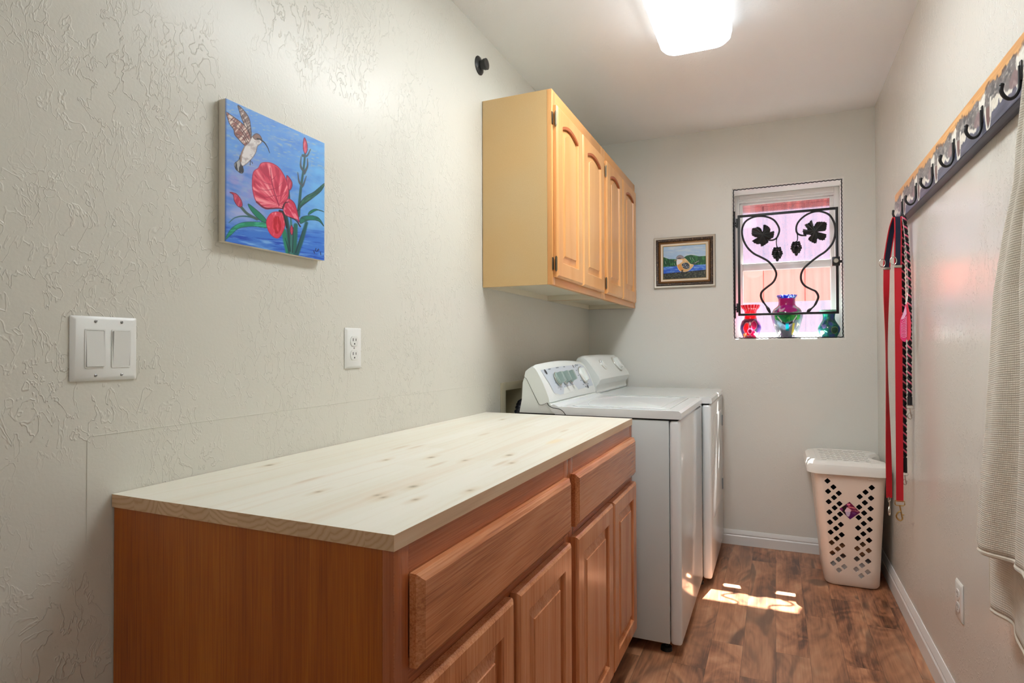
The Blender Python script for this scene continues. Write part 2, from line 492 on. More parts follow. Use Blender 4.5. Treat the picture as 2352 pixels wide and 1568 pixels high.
# ================================================================== the room
def struct(o, label, cat): return tag(o, label, cat, kind='structure')
b = MB(); b.face([(0, YR, 0), (W, YR, 0), (W, D, 0), (0, D, 0)])
struct(b.build('floor', M_floor), 'brown swirled wood-look laminate plank floor of the laundry room', 'floor')
b = MB(); b.face([(0, YR, H), (0, D, H), (W, D, H), (W, YR, H)])
struct(b.build('ceiling', M_ceil), 'white lightly textured flat ceiling above the laundry room', 'ceiling')

def holed(axis, us, zs, at, hole, mat, depth=0.0, bev=0.0):
    bm = bmesh.new(); P = (lambda u, z, d=0.0: (at - d, u, z)) if axis == 'x' else (lambda u, z, d=0.0: (u, at + d, z))
    cache = {}
    def V(u, z, d=0.0):
        k = (u, z, d)
        if k not in cache: cache[k] = bm.verts.new(P(u, z, d))
        return cache[k]
    for i in range(len(us) - 1):
        for j in range(len(zs) - 1):
            if (i, j) == hole: continue
            for d in ((0.0, depth) if depth else (0.0,)):
                bm.faces.new((V(us[i], zs[j], d), V(us[i + 1], zs[j], d), V(us[i + 1], zs[j + 1], d), V(us[i], zs[j + 1], d)))
    if depth:
        i, j = hole
        c = [(us[i], zs[j]), (us[i + 1], zs[j]), (us[i + 1], zs[j + 1]), (us[i], zs[j + 1])]
        rim = []
        for k in range(4):
            a, q = c[k], c[(k + 1) % 4]
            bm.faces.new((V(*a), V(*q), V(*q, depth), V(*a, depth)))
        bm.edges.ensure_lookup_table()
        for k in range(4):
            a, q = c[k], c[(k + 1) % 4]
            rim.append(bm.edges.get((V(*a), V(*q))))
        if bev: bmesh.ops.bevel(bm, geom=rim, offset=bev, segments=4, affect='EDGES', profile=0.5)
    bmesh.ops.recalc_face_normals(bm, faces=bm.faces)
    me = bpy.data.meshes.new('m'); bm.to_mesh(me); bm.free(); me.materials.append(mat)
    return me
BOXY, BOXZ = (2.407, 2.585), (0.800, 0.955)
me = holed('x', [YR, BOXY[0], BOXY[1], D], [0, BOXZ[0], BOXZ[1], H], 0.0, (1, 1), M_wall)
struct(link('wall_left', me), 'greige hand-trowelled wall with the hummingbird painting and the cabinets', 'wall')
WX, WZ = (0.876, 1.442), (1.195, 2.071)
WD = 0.22
me = holed('y', [0, WX[0], WX[1], W], [0, WZ[0], WZ[1], H], D, (1, 1), M_wallb, WD, 0.012)
me.materials.append(plain('outside_stucco', (132, 104, 92), 0.9, bump=(60, 0.4, 0.004)))
for f in me.polygons:
    if f.center.y > D + WD - 0.001: f.material_index = 1
struct(link('wall_back', me, None, 30), 'greige end wall with the small barred window', 'wall')
b = MB(); b.face([(W, YR, 0), (W, YR, H), (W, D, H), (W, D, 0)])
struct(b.build('wall_right', M_wallr), 'glossy greige wall with the hook rack on it', 'wall')
b = MB(); b.face([(0, YR, 0), (W, YR, 0), (W, YR, H), (0, YR, H)])
struct(b.build('wall_rear', M_wallb), 'greige wall behind the viewer', 'wall')
BP = [(0, 0), (0.013, 0), (0.013, 0.050), (0.009, 0.056), (0.011, 0.062), (0.006, 0.078), (0.003, 0.084), (0, 0.084)]
b = MB(); b.prism([(D - u, v) for u, v in BP], 'x', 0.0, W - 0.0131)
struct(b.build('baseboard_back', M_trim, smooth=20), 'white moulded baseboard along the window wall', 'baseboard')
b = MB(); b.prism([(W - u * 0.95, v * 1.22) for u, v in BP], 'y', YR, D)
struct(b.build('baseboard_right', M_trim, smooth=20), 'white moulded baseboard along the wall under the hook rack', 'baseboard')
# faint ridge left by an old backsplash on the left wall
b = MB()
b.tube([(0.0002, 0.655, 0.80), (0.0002, 0.655, 0.98), (0.0002, 0.661, 0.986), (0.0002, 1.4, 0.990), (0.0002, 2.30, 0.990)], 0.0008, 6)
struct(b.build('trim_1', M_wall), 'thin painted ridge outlining an old backsplash above the worktop', 'trim')

# ---- window
win = tag(thing('window_1', (1.159, D + 0.17, WZ[0]), 'small single-hung window with light grey frame in the end wall', 'window'), kind='structure')
def ring(b, x0, x1, z0, z1, w, y0, y1, bev=0.003):
    wl, wr, wb, wt = w if hasattr(w, '__len__') else (w,) * 4
    b.box(x0, x0 + wl, y0, y1, z0, z1, bev).box(x1 - wr, x1, y0, y1, z0, z1, bev)
    b.box(x0 + wl, x1 - wr, y0, y1, z0, z0 + wb, bev).box(x0 + wl, x1 - wr, y0, y1, z1 - wt, z1, bev)
b = MB(); ring(b, WX[0], WX[1], WZ[0], WZ[1], (0.027, 0.027, 0.02, 0.030), D + 0.170, D + 0.219)
b.box(WX[0] + 0.02, WX[1] - 0.02, D + 0.176, D + 0.185, WZ[1] - 0.045, WZ[1] - 0.028, 0.002)
b.build('window_frame', M_vinyl, win)
us = MB(); ring(us, WX[0] + 0.026, WX[1] - 0.026, 1.632, 2.044, (0.020, 0.022, 0.018, 0.030), D + 0.196, D + 0.214)
us.build('upper_sash', M_vinyl, win)
ls = MB(); ring(ls, WX[0] + 0.026, WX[1] - 0.026, WZ[0] + 0.015, 1.652, (0.020, 0.022, 0.022, 0.043), D + 0.174, D + 0.194)
ls.box(1.06, 1.26, D + 0.168, D + 0.180, 1.640, 1.650, 0.002)
ls.build('lower_sash', M_vinyl, win)
def glass(name, veil, col, noise=0.0):
    t = NT(name); t.t.nodes.remove(t.b)
    tr = t.n('ShaderNodeBsdfTransparent')
    df = t.n('ShaderNodeBsdfDiffuse', {'Color': lin(col)})
    tl = t.n('ShaderNodeBsdfTranslucent', {'Color': lin(col)})
    gl = t.n('ShaderNodeBsdfGlossy', {'Roughness': 0.02})
    v = t.coords()
    m1 = t.n('ShaderNodeMixShader', {0: 0.6, 1: df.outputs[0], 2: tl.outputs[0]})
    fac = veil
    if noise:
        sp = t.smooth(t.noise(v, 240.0, 2.0), 0.52, 0.74, 0.0, 0.35)
        streak = t.math('MULTIPLY', t.math('SUBTRACT', t.noise(t.coords((9.0, 1.0, 0.8)), 6.0, 2.0), 0.5), 0.30)
        fac = t.math('ADD', t.math('ADD', streak, sp), veil, clamp=True)
    m2 = t.n('ShaderNodeMixShader', {0: fac, 1: tr.outputs[0], 2: m1.outputs[0]})
    m3 = t.n('ShaderNodeMixShader', {0: 0.006, 1: m2.outputs[0], 2: gl.outputs[0]})
    t.t.links.new(m3.outputs[0], t.out.inputs[0])
    return t.m
M_pane = glass('clear_pane', 0.002, (230, 230, 235))
M_dusty = glass('dusty_pane', 0.52, (66, 76, 92), 1.0)
M_screen = glass('insect_screen', 0.52, (70, 80, 94), 1.0)
b = MB(); b.box(0.921, 1.395, D + 0.203, D + 0.206, 1.648, 2.016)
b.build('upper_pane', M_dusty, win)['label'] = 'hazy lavender-tinted pane'
b = MB(); b.box(0.921, 1.395, D + 0.183, D + 0.186, WZ[0] + 0.035, 1.611)
b.build('lower_pane', M_pane, win)
b = MB(); b.box(0.90, 1.418, D + 0.2155, D + 0.2165, WZ[0] + 0.018, 1.418)
b.build('insect_screen', M_screen, win)['label'] = 'dusty insect screen outside the lower pane'

# ---- outside
def boards():
    t = NT('salmon_boards').base(None, 0.75, spec=0.2)
    v = t.coords()
    a = t.noise(t.coords((1, 1, 0.05)), 26.0, 3.0)
    t.set(t.b, 'Base Color', t.ramp(a, [(0.3, (206, 116, 110)), (0.7, (220, 134, 128))]))
    t.bump(a, 0.2, 0.002)
    return t.m
b = MB()
x = -1.42
prof = []
while x < 4.2:
    prof += [(x, 5.30), (x + 0.296, 5.30), (x + 0.296, 5.312), (x + 0.305, 5.312)]
    x += 0.305
poly = prof + [(prof[-1][0], 5.36), (prof[0][0], 5.36)]
b.prism(poly, 'z', -0.10, 2.62)
b.box(-1.42, 4.2, 5.285, 5.31, 2.30, 2.40, 0.003)
fence = tag(b.build('fence', boards()), 'salmon vertical-board wall outside, beyond the window', 'fence')
t = NT('pale_gravel').base(None, 0.9, spec=0.2)
t.set(t.b, 'Base Color', t.ramp(t.noise(t.coords(), 90.0, 3.0), [(0.35, (196, 184, 170)), (0.65, (232, 224, 214))]))
b = MB(); b.face([(-4, D + WD, -0.10), (6, D + WD, -0.10), (6, 9, -0.10), (-4, 9, -0.10)])
struct(b.build('ground', t.m), 'pale gravel ground outside the window', 'ground')
b = MB(); b.box(-3, 5, D + WD, 4.190, 2.45, 2.60)
struct(b.build('roof_eave', M_trim), 'white roof eave overhanging outside above the window', 'eave')
# ================================================================== base cabinets and worktop
CF = 0.606           # face-frame plane
def rect_loop(y0, y1, z0, z1, x, n=1, rise=0.0):
    """loop facing +x; top edge sampled so it may be arched"""
    pts = [(x, y0, z0), (x, y1, z0)]
    for k in range(n + 1):
        tt = k / n
        pts.append((x, y1 + (y0 - y1) * tt, z1 - rise * (2 * tt - 1) ** 2))
    return pts
def slab_front(b, y0, y1, z0, z1, x0, x1, lip=0.012):
    """drawer front with a stepped, eased edge"""
    L = [(0, x0), (0, x1 - 0.009), (0.003, x1 - 0.006), (lip * 0.6, x1 - 0.004), (lip, x1)]
    b.loft([rect_loop(y0 + i, y1 - i, z0 + i, z1 - i, x) for i, x in L])
def panel_door(b, y0, y1, z0, z1, x0, x1, stile=0.052, rise=0.0, n=1, top=None):
    top = stile if top is None else top
    q = [(0, 0, 0, x0, 0), (0, 0, 0, x1 - 0.007, 0), (0.003, 0.003, 0.003, x1 - 0.003, 0), (0.008, 0.008, 0.008, x1, 0)]
    s, T = stile, top
    q += [(s, s, T, x1, 1), (s + 0.004, s + 0.004, T + 0.004, x1 - 0.003, 1), (s + 0.006, s + 0.006, T + 0.006, x1 - 0.012, 1),
          (s + 0.011, s + 0.011, T + 0.011, x1 - 0.012, 1), (s + 0.034, s + 0.034, T + 0.033, x1 - 0.0040, 1), (s + 0.035, s + 0.035, T + 0.034, x1 - 0.0015, 1)]
    b.loft([rect_loop(y0 + a, y1 - a, z0 + bb, z1 - c, x, n, rise if r else 0.0) for a, bb, c, x, r in q])
ZB = 0.8545
def base_cabinet(y0, y1, label, drawer, doors, end):
    t = thing('base_cabinet', (0.30, (y0 + y1) / 2, 0.0), label, 'cabinet', 'stained base cabinets under the worktop')
    b = MB(); b.box(0.004, CF - 0.02, y0 + (0.0006 if end else 0.0003), y1 - 0.0003, 0.10, ZB)
    b.box(0.004, CF - 0.075, y0 + 0.0006, y1 - 0.0006, 0.0, 0.10)
    b.build('carcass', M_oak_end if end else M_oak_s, t)
    # face frame: stiles and rails
    b = MB(); w = 0.036
    b.box(CF - 0.0199, CF, y0, y0 + w, 0.10, ZB, 0.001, mi=1).box(CF - 0.0199, CF, y1 - w, y1, 0.10, ZB, 0.001, mi=1)
    b.box(CF - 0.0199, CF - 0.0005, y0 + w, y1 - w, 0.80, ZB, 0).box(CF - 0.0199, CF - 0.0005, y0 + w, y1 - w, 0.645, 0.69, 0)
    b.box(CF - 0.0199, CF - 0.0005, y0 + w, y1 - w, 0.10, 0.14, 0)
    b.build('face_frame', [M_oak_f, M_oak_s], t)
    b = MB(); slab_front(b, drawer[0], drawer[1], 0.676, 0.812, CF + 0.0006, 0.627)
    b.build('drawer_front', M_oak_h, t, 20)
    for d0, d1 in doors:
        b = MB(); panel_door(b, d0, d1, 0.112, 0.651, CF + 0.0006, 0.627)
        b.build('door', M_oak_v, t, 20)
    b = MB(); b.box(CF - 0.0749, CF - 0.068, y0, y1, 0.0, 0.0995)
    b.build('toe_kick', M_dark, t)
    return t
base_cabinet(0.699, 1.4665, 'reddish wooden base cabinet with bare veneer side, under the near half of the worktop', (0.736, 1.437), ((0.736, 1.074), (1.096, 1.434)), True)
base_cabinet(1.4675, 2.2160, 'reddish wooden base cabinet next to the washing machine', (1.486, 2.190), ((1.482, 1.852), (1.866, 2.195)), False)

# worktop: solid glued pine board, knots drawn on its upper face
def worktop():
    nx, ny = 190, 460
    x0, x1, y0, y1, zt, zb = 0.0015, 0.6075, 0.6968, 2.2155, 0.8778, ZB + 0.0003
    U, V = grid_uv(nx, ny)
    X, Y = x0 + U * (x1 - x0), y0 + V * (y1 - y0)
    p = Paint(X, Y, (232, 228, 214))
    st = np.floor(X / 0.062); rs = np.random.RandomState(5); tab = rs.rand(40)
    lenoff = tab[(st.astype(int) * 3 + 1) % 40]
    seg = np.floor((Y + lenoff * 0.9) / 0.75)
    tone = tab[((st * 7 + seg * 11) % 40).astype(int)]
    p.c += (tone[..., None] - 0.5) * np.array([4, 5, 8])
    g = fbm(X * 150 + fbm(X * 4, Y * 1.6, 3) * 9 + st * 5, Y * 2.2 + st * 3, 11, 3)
    p.blend(np.clip((g - 0.58) * 1.6, 0, 0.24), (216, 198, 172))
    s2 = fbm(X * 26 + st * 3, Y * 1.1 + st, 21, 2)
    p.blend(np.clip((s2 - 0.64) * 2.0, 0, 0.26), (220, 198, 174))
    K = [(0.055, 1.01, 'd'), (0.245, 0.926, 's'), (0.332, 0.856, 'k'), (0.446, 0.877, 'k'), (0.466, 0.868, 'k'), (0.259, 1.165, 'k'), (0.187, 1.33, 's'), (0.282, 1.634, 's'),
         (0.339, 1.235, 'd'), (0.397, 1.165, 's'), (0.432, 1.232, 'k'), (0.524, 1.236, 's'), (0.499, 1.335, 'd'), (0.468, 0.959, 'd'), (0.526, 0.877, 'k'), (0.581, 0.973, 'k'),
         (0.527, 1.586, 'o'), (0.482, 1.801, 's'), (0.173, 2.005, 'k'), (0.221, 1.352, 's'), (0.545, 1.245, 'k')]
    for kx, ky, kind in K:
        rx, ry, col, a = {'d': (0.009, 0.013, (156, 148, 126), 0.85), 'k': (0.008, 0.012, (188, 176, 152), 0.75), 's': (0.008, 0.048, (206, 186, 160), 0.6), 'o': (0.016, 0.06, (236, 210, 160), 0.5)}[kind]
        d = np.hypot((X - kx) / rx, (Y - ky) / ry)
        p.blend(np.clip(1.5 - d * 1.3, 0, 1) * a, col)
        if kind in 'dk':
            d2 = np.hypot((X - kx) / (rx * 1.5), (Y - ky) / (ry * 3.4))
            p.blend(np.clip(1.1 - d2, 0, 1) * 0.45, (204, 182, 150))
            p.blend(np.clip(1.2 - np.hypot((X - kx) / 0.003, (Y - ky) / 0.004), 0, 1) * 0.6, (120, 104, 80))
    P3 = np.stack([X, Y, np.full_like(X, zt)], -1)
    ex = [([(x0, y0, zb), (x1, y0, zb), (x1, y0, zt), (x0, y0, zt)], 1), ([(x1, y0, zb), (x1, y1, zb), (x1, y1, zt), (x1, y0, zt)], 2),
          ([(x0, y1, zb), (x0, y1, zt), (x1, y1, zt), (x1, y1, zb)], 1), ([(x0, y0, zb), (x0, y1, zb), (x1, y1, zb), (x1, y0, zb)], 2), ([(x0, y0, zb), (x0, y0, zt), (x0, y1, zt), (x0, y1, zb)], 2)]
    me = sheet(P3, p.linear(), [M_pine_top, M_pine_end, M_pine_edge], extra=ex)
    tag(link('worktop', me), 'pale knotty pine worktop lying on the reddish base cabinets', 'worktop')
worktop()

# ================================================================== wall cabinets
UF = 0.304
def wall_cabinet(y0, y1, label, doors, hinged):
    z0, z1 = 1.3885, 2.1545
    t = thing('wall_cabinet', (0.15, (y0 + y1) / 2, z0), label, 'cabinet', 'honey-coloured wall cabinets')
    b = MB(); X0 = 0.003; pt = 0.012
    b.box(X0, UF - 0.02, y0 + 0.0005, y0 + pt, z0 + 0.001, z1)
    b.build('side_panel', M_mdf, t)['label'] = 'speckled tan pressed-board side'
    b = MB(); b.box(X0, UF - 0.02, y1 - pt, y1 - 0.0005, z0 + 0.001, z1)
    b.build('side_panel', M_mdf, t)['label'] = 'speckled tan pressed-board side'
    b = MB()
    b.box(X0, UF - 0.0201, y0 + pt + 0.0002, y1 - pt - 0.0002, z1 - 0.012, z1)
    b.box(X0, UF - 0.0201, y0 + pt + 0.0002, y1 - pt - 0.0002, z0 + 0.026, z0 + 0.038)
    b.box(X0, X0 + 0.012, y0 + pt + 0.0002, y1 - pt - 0.0002, z0 + 0.001, z1 - 0.0122)
    b.box(X0 + 0.0122, UF - 0.0201, y1 - pt - 0.016, y1 - pt - 0.0003, z0 + 0.001, z0 + 0.0258).box(X0 + 0.0122, UF - 0.0201, y0 + pt + 0.0003, y0 + pt + 0.004, z0 + 0.001, z0 + 0.0258)
    b.build('underside', M_cream, t)['label'] = 'cream recessed bottom and back'
    b = MB(); w = 0.036
    b.box(UF - 0.0199, UF, y0, y0 + w, z0, z1, 0.0015, mi=0).box(UF - 0.0199, UF, y1 - w, y1, z0, z1, 0.0015, mi=0)
    b.box(UF - 0.0199, UF - 0.0004, y0 + w, y1 - w, z1 - 0.075, z1, 0.001, mi=1).box(UF - 0.0199, UF - 0.0004, y0 + w, y1 - w, z0, z0 + 0.045, 0.001, mi=1)
    b.box(UF - 0.0199, UF - 0.0006, y0 + w, y1 - w, z0 + 0.045, z1 - 0.075, mi=0)
    b.build('face_frame', [M_maple, M_maple_h], t)
    for k, (d0, d1) in enumerate(doors):
        b = MB(); panel_door(b, d0, d1, 1.418, 2.095, UF + 0.0008, UF + 0.0185, 0.060, 0.024, 14, 0.044)
        o = b.build('door', M_maple, t, 22)
        # shade in the routed arch over the panel, put in as a darker strip
        b = MB(); a0, a1 = d0 + 0.060, d1 - 0.060
        arc = [(UF + 0.0150, a1 + (a0 - a1) * i / 16, 2.095 - 0.050 - 0.024 * (2 * i / 16 - 1) ** 2) for i in range(17)]
        b.ribbon(arc, (1, 0, 0), 0.006, 0.012)
        b.build('arch_shade_strip', M_arch_shade, o)['label'] = 'darker reddish strip for the shade in the routed arch'
        hy = d0 - 0.004 if k == 0 else d1 + 0.004
        for zc in (2.040, 1.470):
            b = MB(); b.tube([(UF + 0.012, hy, zc - 0.026), (UF + 0.012, hy, zc + 0.026)], 0.0045, 10)
            b.tube([(UF + 0.012, hy, zc - 0.030), (UF + 0.012, hy, zc - 0.0262)], 0.003, 8).tube([(UF + 0.012, hy, zc + 0.0262), (UF + 0.012, hy, zc + 0.030)], 0.003, 8)
            s = -1 if k == 0 else 1
            ya, yb = sorted((hy + s * 0.002, hy + s * 0.016))
            b.box(UF + 0.0004, UF + 0.003, ya, yb, zc - 0.024, zc + 0.024, 0.0006)
            b.build('hinge', M_hinge, o)['label'] = 'antique metal hinge'
    return t
wall_cabinet(2.188, 2.9465, 'honey-wood wall cabinet with the bare pressed-board side facing the painting', ((2.206, 2.541), (2.557, 2.911)), 0)
wall_cabinet(2.9475, 3.7020, 'honey-wood wall cabinet in the corner by the end wall', ((2.936 + 0.03, 3.300), (3.318, 3.655)), 0)

# ================================================================== washer and dryer
def soft_box(b, x0, x1, y0, y1, z0, z1, r, mi=0):
    b.box(x0, x1, y0, y1, z0, z1, r, 3, mi)
def appliance(kind, y0, y1, xf, label):
    zt = 0.905
    t = thing(kind, (0.45, (y0 + y1) / 2, 0.0), label, 'washer' if kind == 'washing_machine' else 'dryer')
    xs = xf - 0.042
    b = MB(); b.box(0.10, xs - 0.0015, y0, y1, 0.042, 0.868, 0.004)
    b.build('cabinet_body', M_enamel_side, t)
    b = MB(); soft_box(b, xs, xf, y0 - 0.0005, y1 + 0.0005, 0.040, 0.869, 0.012)
    b.build('front_panel', M_enamel, t)
    b = MB(); b.box(0.115, xf - 0.012, y0 + 0.006, y1 - 0.006, 0.8682, 0.874)
    b.build('gap_seal', M_dark, t)
    b = MB()
    prof = [(0.285, 0.8745), (xf + 0.001, 0.8745), (xf + 0.004, 0.882), (xf + 0.002, 0.898), (xf - 0.008, zt), (0.300, zt), (0.275, 0.915), (0.262, 0.900), (0.270, 0.886)]
    if kind == 'dryer': prof = [(0.13, 0.8745)] + prof[1:5] + [(0.13, zt)]
    b.prism(prof, 'y', y0 - 0.002, y1 + 0.002)
    b.build('top_panel', M_enamel, t, 14)
    for fx in (0.16, xs - 0.022):
        for fy in (y0 + 0.045, y1 - 0.045):
            b = MB(); b.lathe([(0.008, 0.03), (0.008, 0.016), (0.020, 0.014), (0.022, 0.0), (0.0, 0.0)], (fx, fy, 0.0), 16).tube([(fx, fy, 0.02), (fx, fy, 0.0421)], 0.007)
            b.build('levelling_foot', M_blackp, t)
    return t
WY0, WY1, WXF = 2.272, 2.956, 0.775
wm = appliance('washing_machine', WY0, WY1, WXF, 'white top-loading washing machine with three knobs, beside the base cabinets')
# lid with scooped window
b = MB()
lid = rrect(0.335, 0.725, WY0 + 0.045, WY1 - 0.045, 0.03)
b.loft([[(x, y, 0.9053) for x, y in lid], [(x, y, 0.9072) for x, y in lid], [(x + (0.53 - x) * 0.02, y + (2.614 - y) * 0.02, 0.9082) for x, y in lid]])
b.build('lid', M_enamel, wm, 30)
b = MB(); sc = cr([(0.36, 2.36), (0.36, 2.85), (0.69, 2.85), (0.69, 2.36)], 1, True)
arc = [(0.385 + 0.02 * math.cos(a), 2.614 + 0.25 * math.sin(a)) for a in [PI * (1.5 - k / 20) for k in range(21)]]
arc = [(0.40 - 0.055 * math.cos((k / 20 - 0.5) * PI), 2.36 + 0.5 * k / 20) for k in range(21)] + [(0.69, 2.86), (0.69, 2.36)]
b.tube([(x, y, 0.9083) for x, y in arc], 0.0013, 6, closed=True)
b.build('lid_rim', M_enamel, wm)
def console(t, y0, y1, prof, mat_side, bow=0.0, name='control_console'):
    """swept (x,z) profile; ends rounded over"""
    n = 20; loops = []
    for k in range(n + 1):
        f = k / n; y = y0 + (y1 - y0) * f
        e = min(f, 1 - f) * (y1 - y0); sh = 1 - 0.045 * max(0, 1 - e / 0.02) ** 2
        lift = bow * math.sin(PI * f)
        cx = sum(p[0] for p in prof) / len(prof); cz = min(p[1] for p in prof)
        loops.append([(cx + (x - cx) * sh, y, cz + (z - cz) * sh + lift * (z - cz) / 0.17) for x, z in prof])
    b = MB(); b.loft(loops)
    return b.build(name, M_console, t, 35)
M_ink0 = plain('seam_grey', (84, 86, 82), 0.7)
# washer console: lower skirt and upper hood
sk = [(0.128, 0.876), (0.330, 0.876), (0.322, 0.893), (0.306, 0.903), (0.275, 0.906), (0.256, 0.919), (0.236, 0.913), (0.220, 0.910), (0.160, 1.015), (0.150, 1.020), (0.143, 1.00), (0.139, 0.93)]
b = MB(); b.prism([(x * 1.0, z) for x, z in sk], 'y', WY0 + 0.001, WY1 - 0.001); b.build('console_skirt', M_console, wm, 30)
hood = [(0.222, 0.9085), (0.236, 0.9095), (0.262, 0.920), (0.259, 0.940), (0.247, 0.972), (0.229, 1.012), (0.209, 1.048), (0.196, 1.066), (0.186, 1.070), (0.172, 1.064), (0.153, 1.052), (0.148, 1.030)]
console(wm, WY0 + 0.0, WY1 - 0.0, hood, None, 0.014, 'console_hood')
for seam in ([(0.2515, 0.9195), (0.258, 0.909), (0.272, 0.9015), (0.290, 0.8985), (0.306, 0.8955), (0.320, 0.886), (0.329, 0.874)],):
    b = MB(); b.tube(cr([(x, WY0 - 0.0022, z) for x, z in seam], 6), 0.0014, 6); b.build('panel_gap', M_dark, wm)
b = MB(); b.tube(cr([(0.1555, WY0 - 0.0002, 1.0195), (0.163, WY0 - 0.0002, 1.010), (0.190, WY0 - 0.0002, 0.958), (0.212, WY0 - 0.0002, 0.917), (0.2215, WY0 - 0.0002, 0.9105), (0.233, WY0 - 0.0002, 0.912), (0.2515, WY0 - 0.0002, 0.9195)], 6), 0.0009, 6)
b.build('panel_gap', M_ink0, wm)
# face of the washer console as a frame: along y, and up the slope
FA, FB = Vector((0.2595, 0, 0.938)), Vector((0.2000, 0, 1.060))
fu = (FB - FA).normalized(); fn = Vector((fu.z, 0, -fu.x))
FL = (FB - FA).length
def facept(y, s, d=0.0, lift=0.014):
    q = FA + fu * (s * FL) + fn * d
    # gentle curve of the hood and its bow
    bulge = 0.0055 * math.sin(PI * min(max(s, 0), 1))
    f = (y - WY0) / (WY1 - WY0)
    q = q + fn * bulge
    return Vector((q.x, y, q.z + lift * math.sin(PI * f) * (q.z - 0.9085) / 0.17))
def overlay(outline, mat, name, d=0.0012, parent=wm, lab=None, fp=facept):
    """thin printed film following the console face; outline = (y, s) list"""
    b = MB(); ns = 10
    # grid between left and right edges for each s level
    lo = min(s for _, s in outline); hi = max(s for _, s in outline)
    loops = []
    for k in range(ns + 1):
        s = min(max(lo + (hi - lo) * k / ns, lo + 1e-6), hi - 1e-6)
        ys = []
        for (ya, sa), (yb, sb) in zip(outline, outline[1:] + outline[:1]):
            if (sa - s) * (sb - s) <= 0 and sa != sb: ys.append(ya + (yb - ya) * (s - sa) / (sb - sa))
        a, c = min(ys), max(ys)
        loops.append([tuple(fp(a + (c - a) * i / 24, s, d)) for i in range(25)])
    b.loft(loops, False, False, False)
    o = b.build(name, mat, parent, 60)
    if lab: o['label'] = lab
    return o
OL = [(WY0 + 0.075, 0.04), (WY0 + 0.14, 0.02), (WY1 - 0.03, 0.09), (WY1 - 0.03, 0.88), (WY1 - 0.09, 0.985), (WY0 + 0.05, 0.965), (WY0 + 0.03, 0.90)]
overlay(OL, M_panel, 'control_overlay', 0.0012, wm, 'pale blue-grey printed control film')
def knob(y, s, r, h, mat, name, grip=True, parent=wm, fp=facept, d=0.0013, ringm=M_steel):
    c = fp(y, s, d); nrm = fn
    ax1 = Vector((0, 1, 0)); ax2 = fu
    def circ(rad, hh, n=24): return [tuple(c + ax1 * rad * math.cos(2 * PI * k / n) + ax2 * rad * math.sin(2 * PI * k / n) + nrm * hh) for k in range(n)]
    b = MB(); b.loft([circ(r, 0), circ(r, h * 0.28), circ(r * 0.84, h * 0.34), circ(r * 0.80, h * 0.42)], True, True)
    if grip:
        w = r * 0.30
        for_l = []
        for hh, k in ((h * 0.36, 1.0), (h * 0.9, 0.92), (h, 0.84)):
            a = ax2 * r * 0.86 * k; q = ax1 * w * k
            for_l.append([tuple(c + sgn1 * a + sgn2 * q + nrm * hh) for sgn1, sgn2 in ((1, 1), (1, -1), (-1, -1), (-1, 1))])
        b.loft(for_l)
    else:
        b.loft([circ(r * 0.80, h * 0.40), circ(r * 0.74, h * 0.94), circ(r * 0.68, h)], True, True)
    o = b.build(name, mat, parent, 35)
    b = MB(); ringp = [tuple(c + ax1 * r * 1.04 * math.cos(2 * PI * k / 28) + ax2 * r * 1.04 * math.sin(2 * PI * k / 28) + nrm * h * 0.16) for k in range(28)]
    b.tube(ringp, 0.0016, 6, closed=True)
    b.build('knob_ring', ringm, o)['label'] = 'chrome ring round the knob'
    return o
for ky in (2.432, 2.517, 2.592): knob(ky, 0.50, 0.029, 0.034, M_greenknob, 'knob')['label'] = 'sage grey option knob'
knob(2.806, 0.52, 0.040, 0.024, M_console, 'cycle_dial')['label'] = 'white cycle dial with chrome ring'
def dashes(lst, parent, mat, name, fp=facept, d=0.0016):
    b = MB()
    for y, s, w, hgt in lst:
        p0, p1, p2, p3 = fp(y - w / 2, s - hgt / 2, d), fp(y + w / 2, s - hgt / 2, d), fp(y + w / 2, s + hgt / 2, d), fp(y - w / 2, s + hgt / 2, d)
        b.face([tuple(p0), tuple(p1), tuple(p2), tuple(p3)])
    return b.build(name, mat, parent)
M_ink = plain('grey_print', (120, 132, 142), 0.5)
L = [(2.405, 0.86, 0.030, 0.035), (2.505, 0.86, 0.036, 0.035), (2.600, 0.86, 0.022, 0.035), (2.79, 0.90, 0.05, 0.03)]
random.seed(4)
for ky in (2.432, 2.517, 2.592):
    for a in range(5):
        an = PI * (0.1 + 0.2 * a) + PI
        L.append((ky + 0.040 * math.cos(an), 0.50 + 0.33 * math.sin(an), 0.008, 0.022))
for a in range(14):
    an = 2 * PI * a / 14
    L.append((2.806 + 0.062 * math.cos(an), 0.52 + 0.42 * math.sin(an), 0.018, 0.028))
dashes(L, wm, M_ink, 'printed_lettering')
M_led = plain('dark_window', (50, 60, 66), 0.3)
def oval(y, s, ry, rs, name):
    b = MB(); b.face([tuple(facept(y + ry * math.cos(2 * PI * k / 16), s + rs * math.sin(2 * PI * k / 16), 0.0017)) for k in range(16)])
    return b.build(name, M_led, wm)
oval(2.348, 0.80, 0.012, 0.09, 'door_lock_badge')
oval(2.735, 0.86, 0.008, 0.06, 'indicator_lamp'); oval(2.872, 0.74, 0.010, 0.07, 'indicator_lamp'); oval(2.83, 0.10, 0.010, 0.06, 'indicator_lamp')
ST = [(2.45, 0.01), (2.48, 0.20), (2.63, 0.235), (2.67, 0.04)]
overlay(ST, M_console, 'badge_strip', 0.0018, wm, 'white badge strip at the foot of the control film')

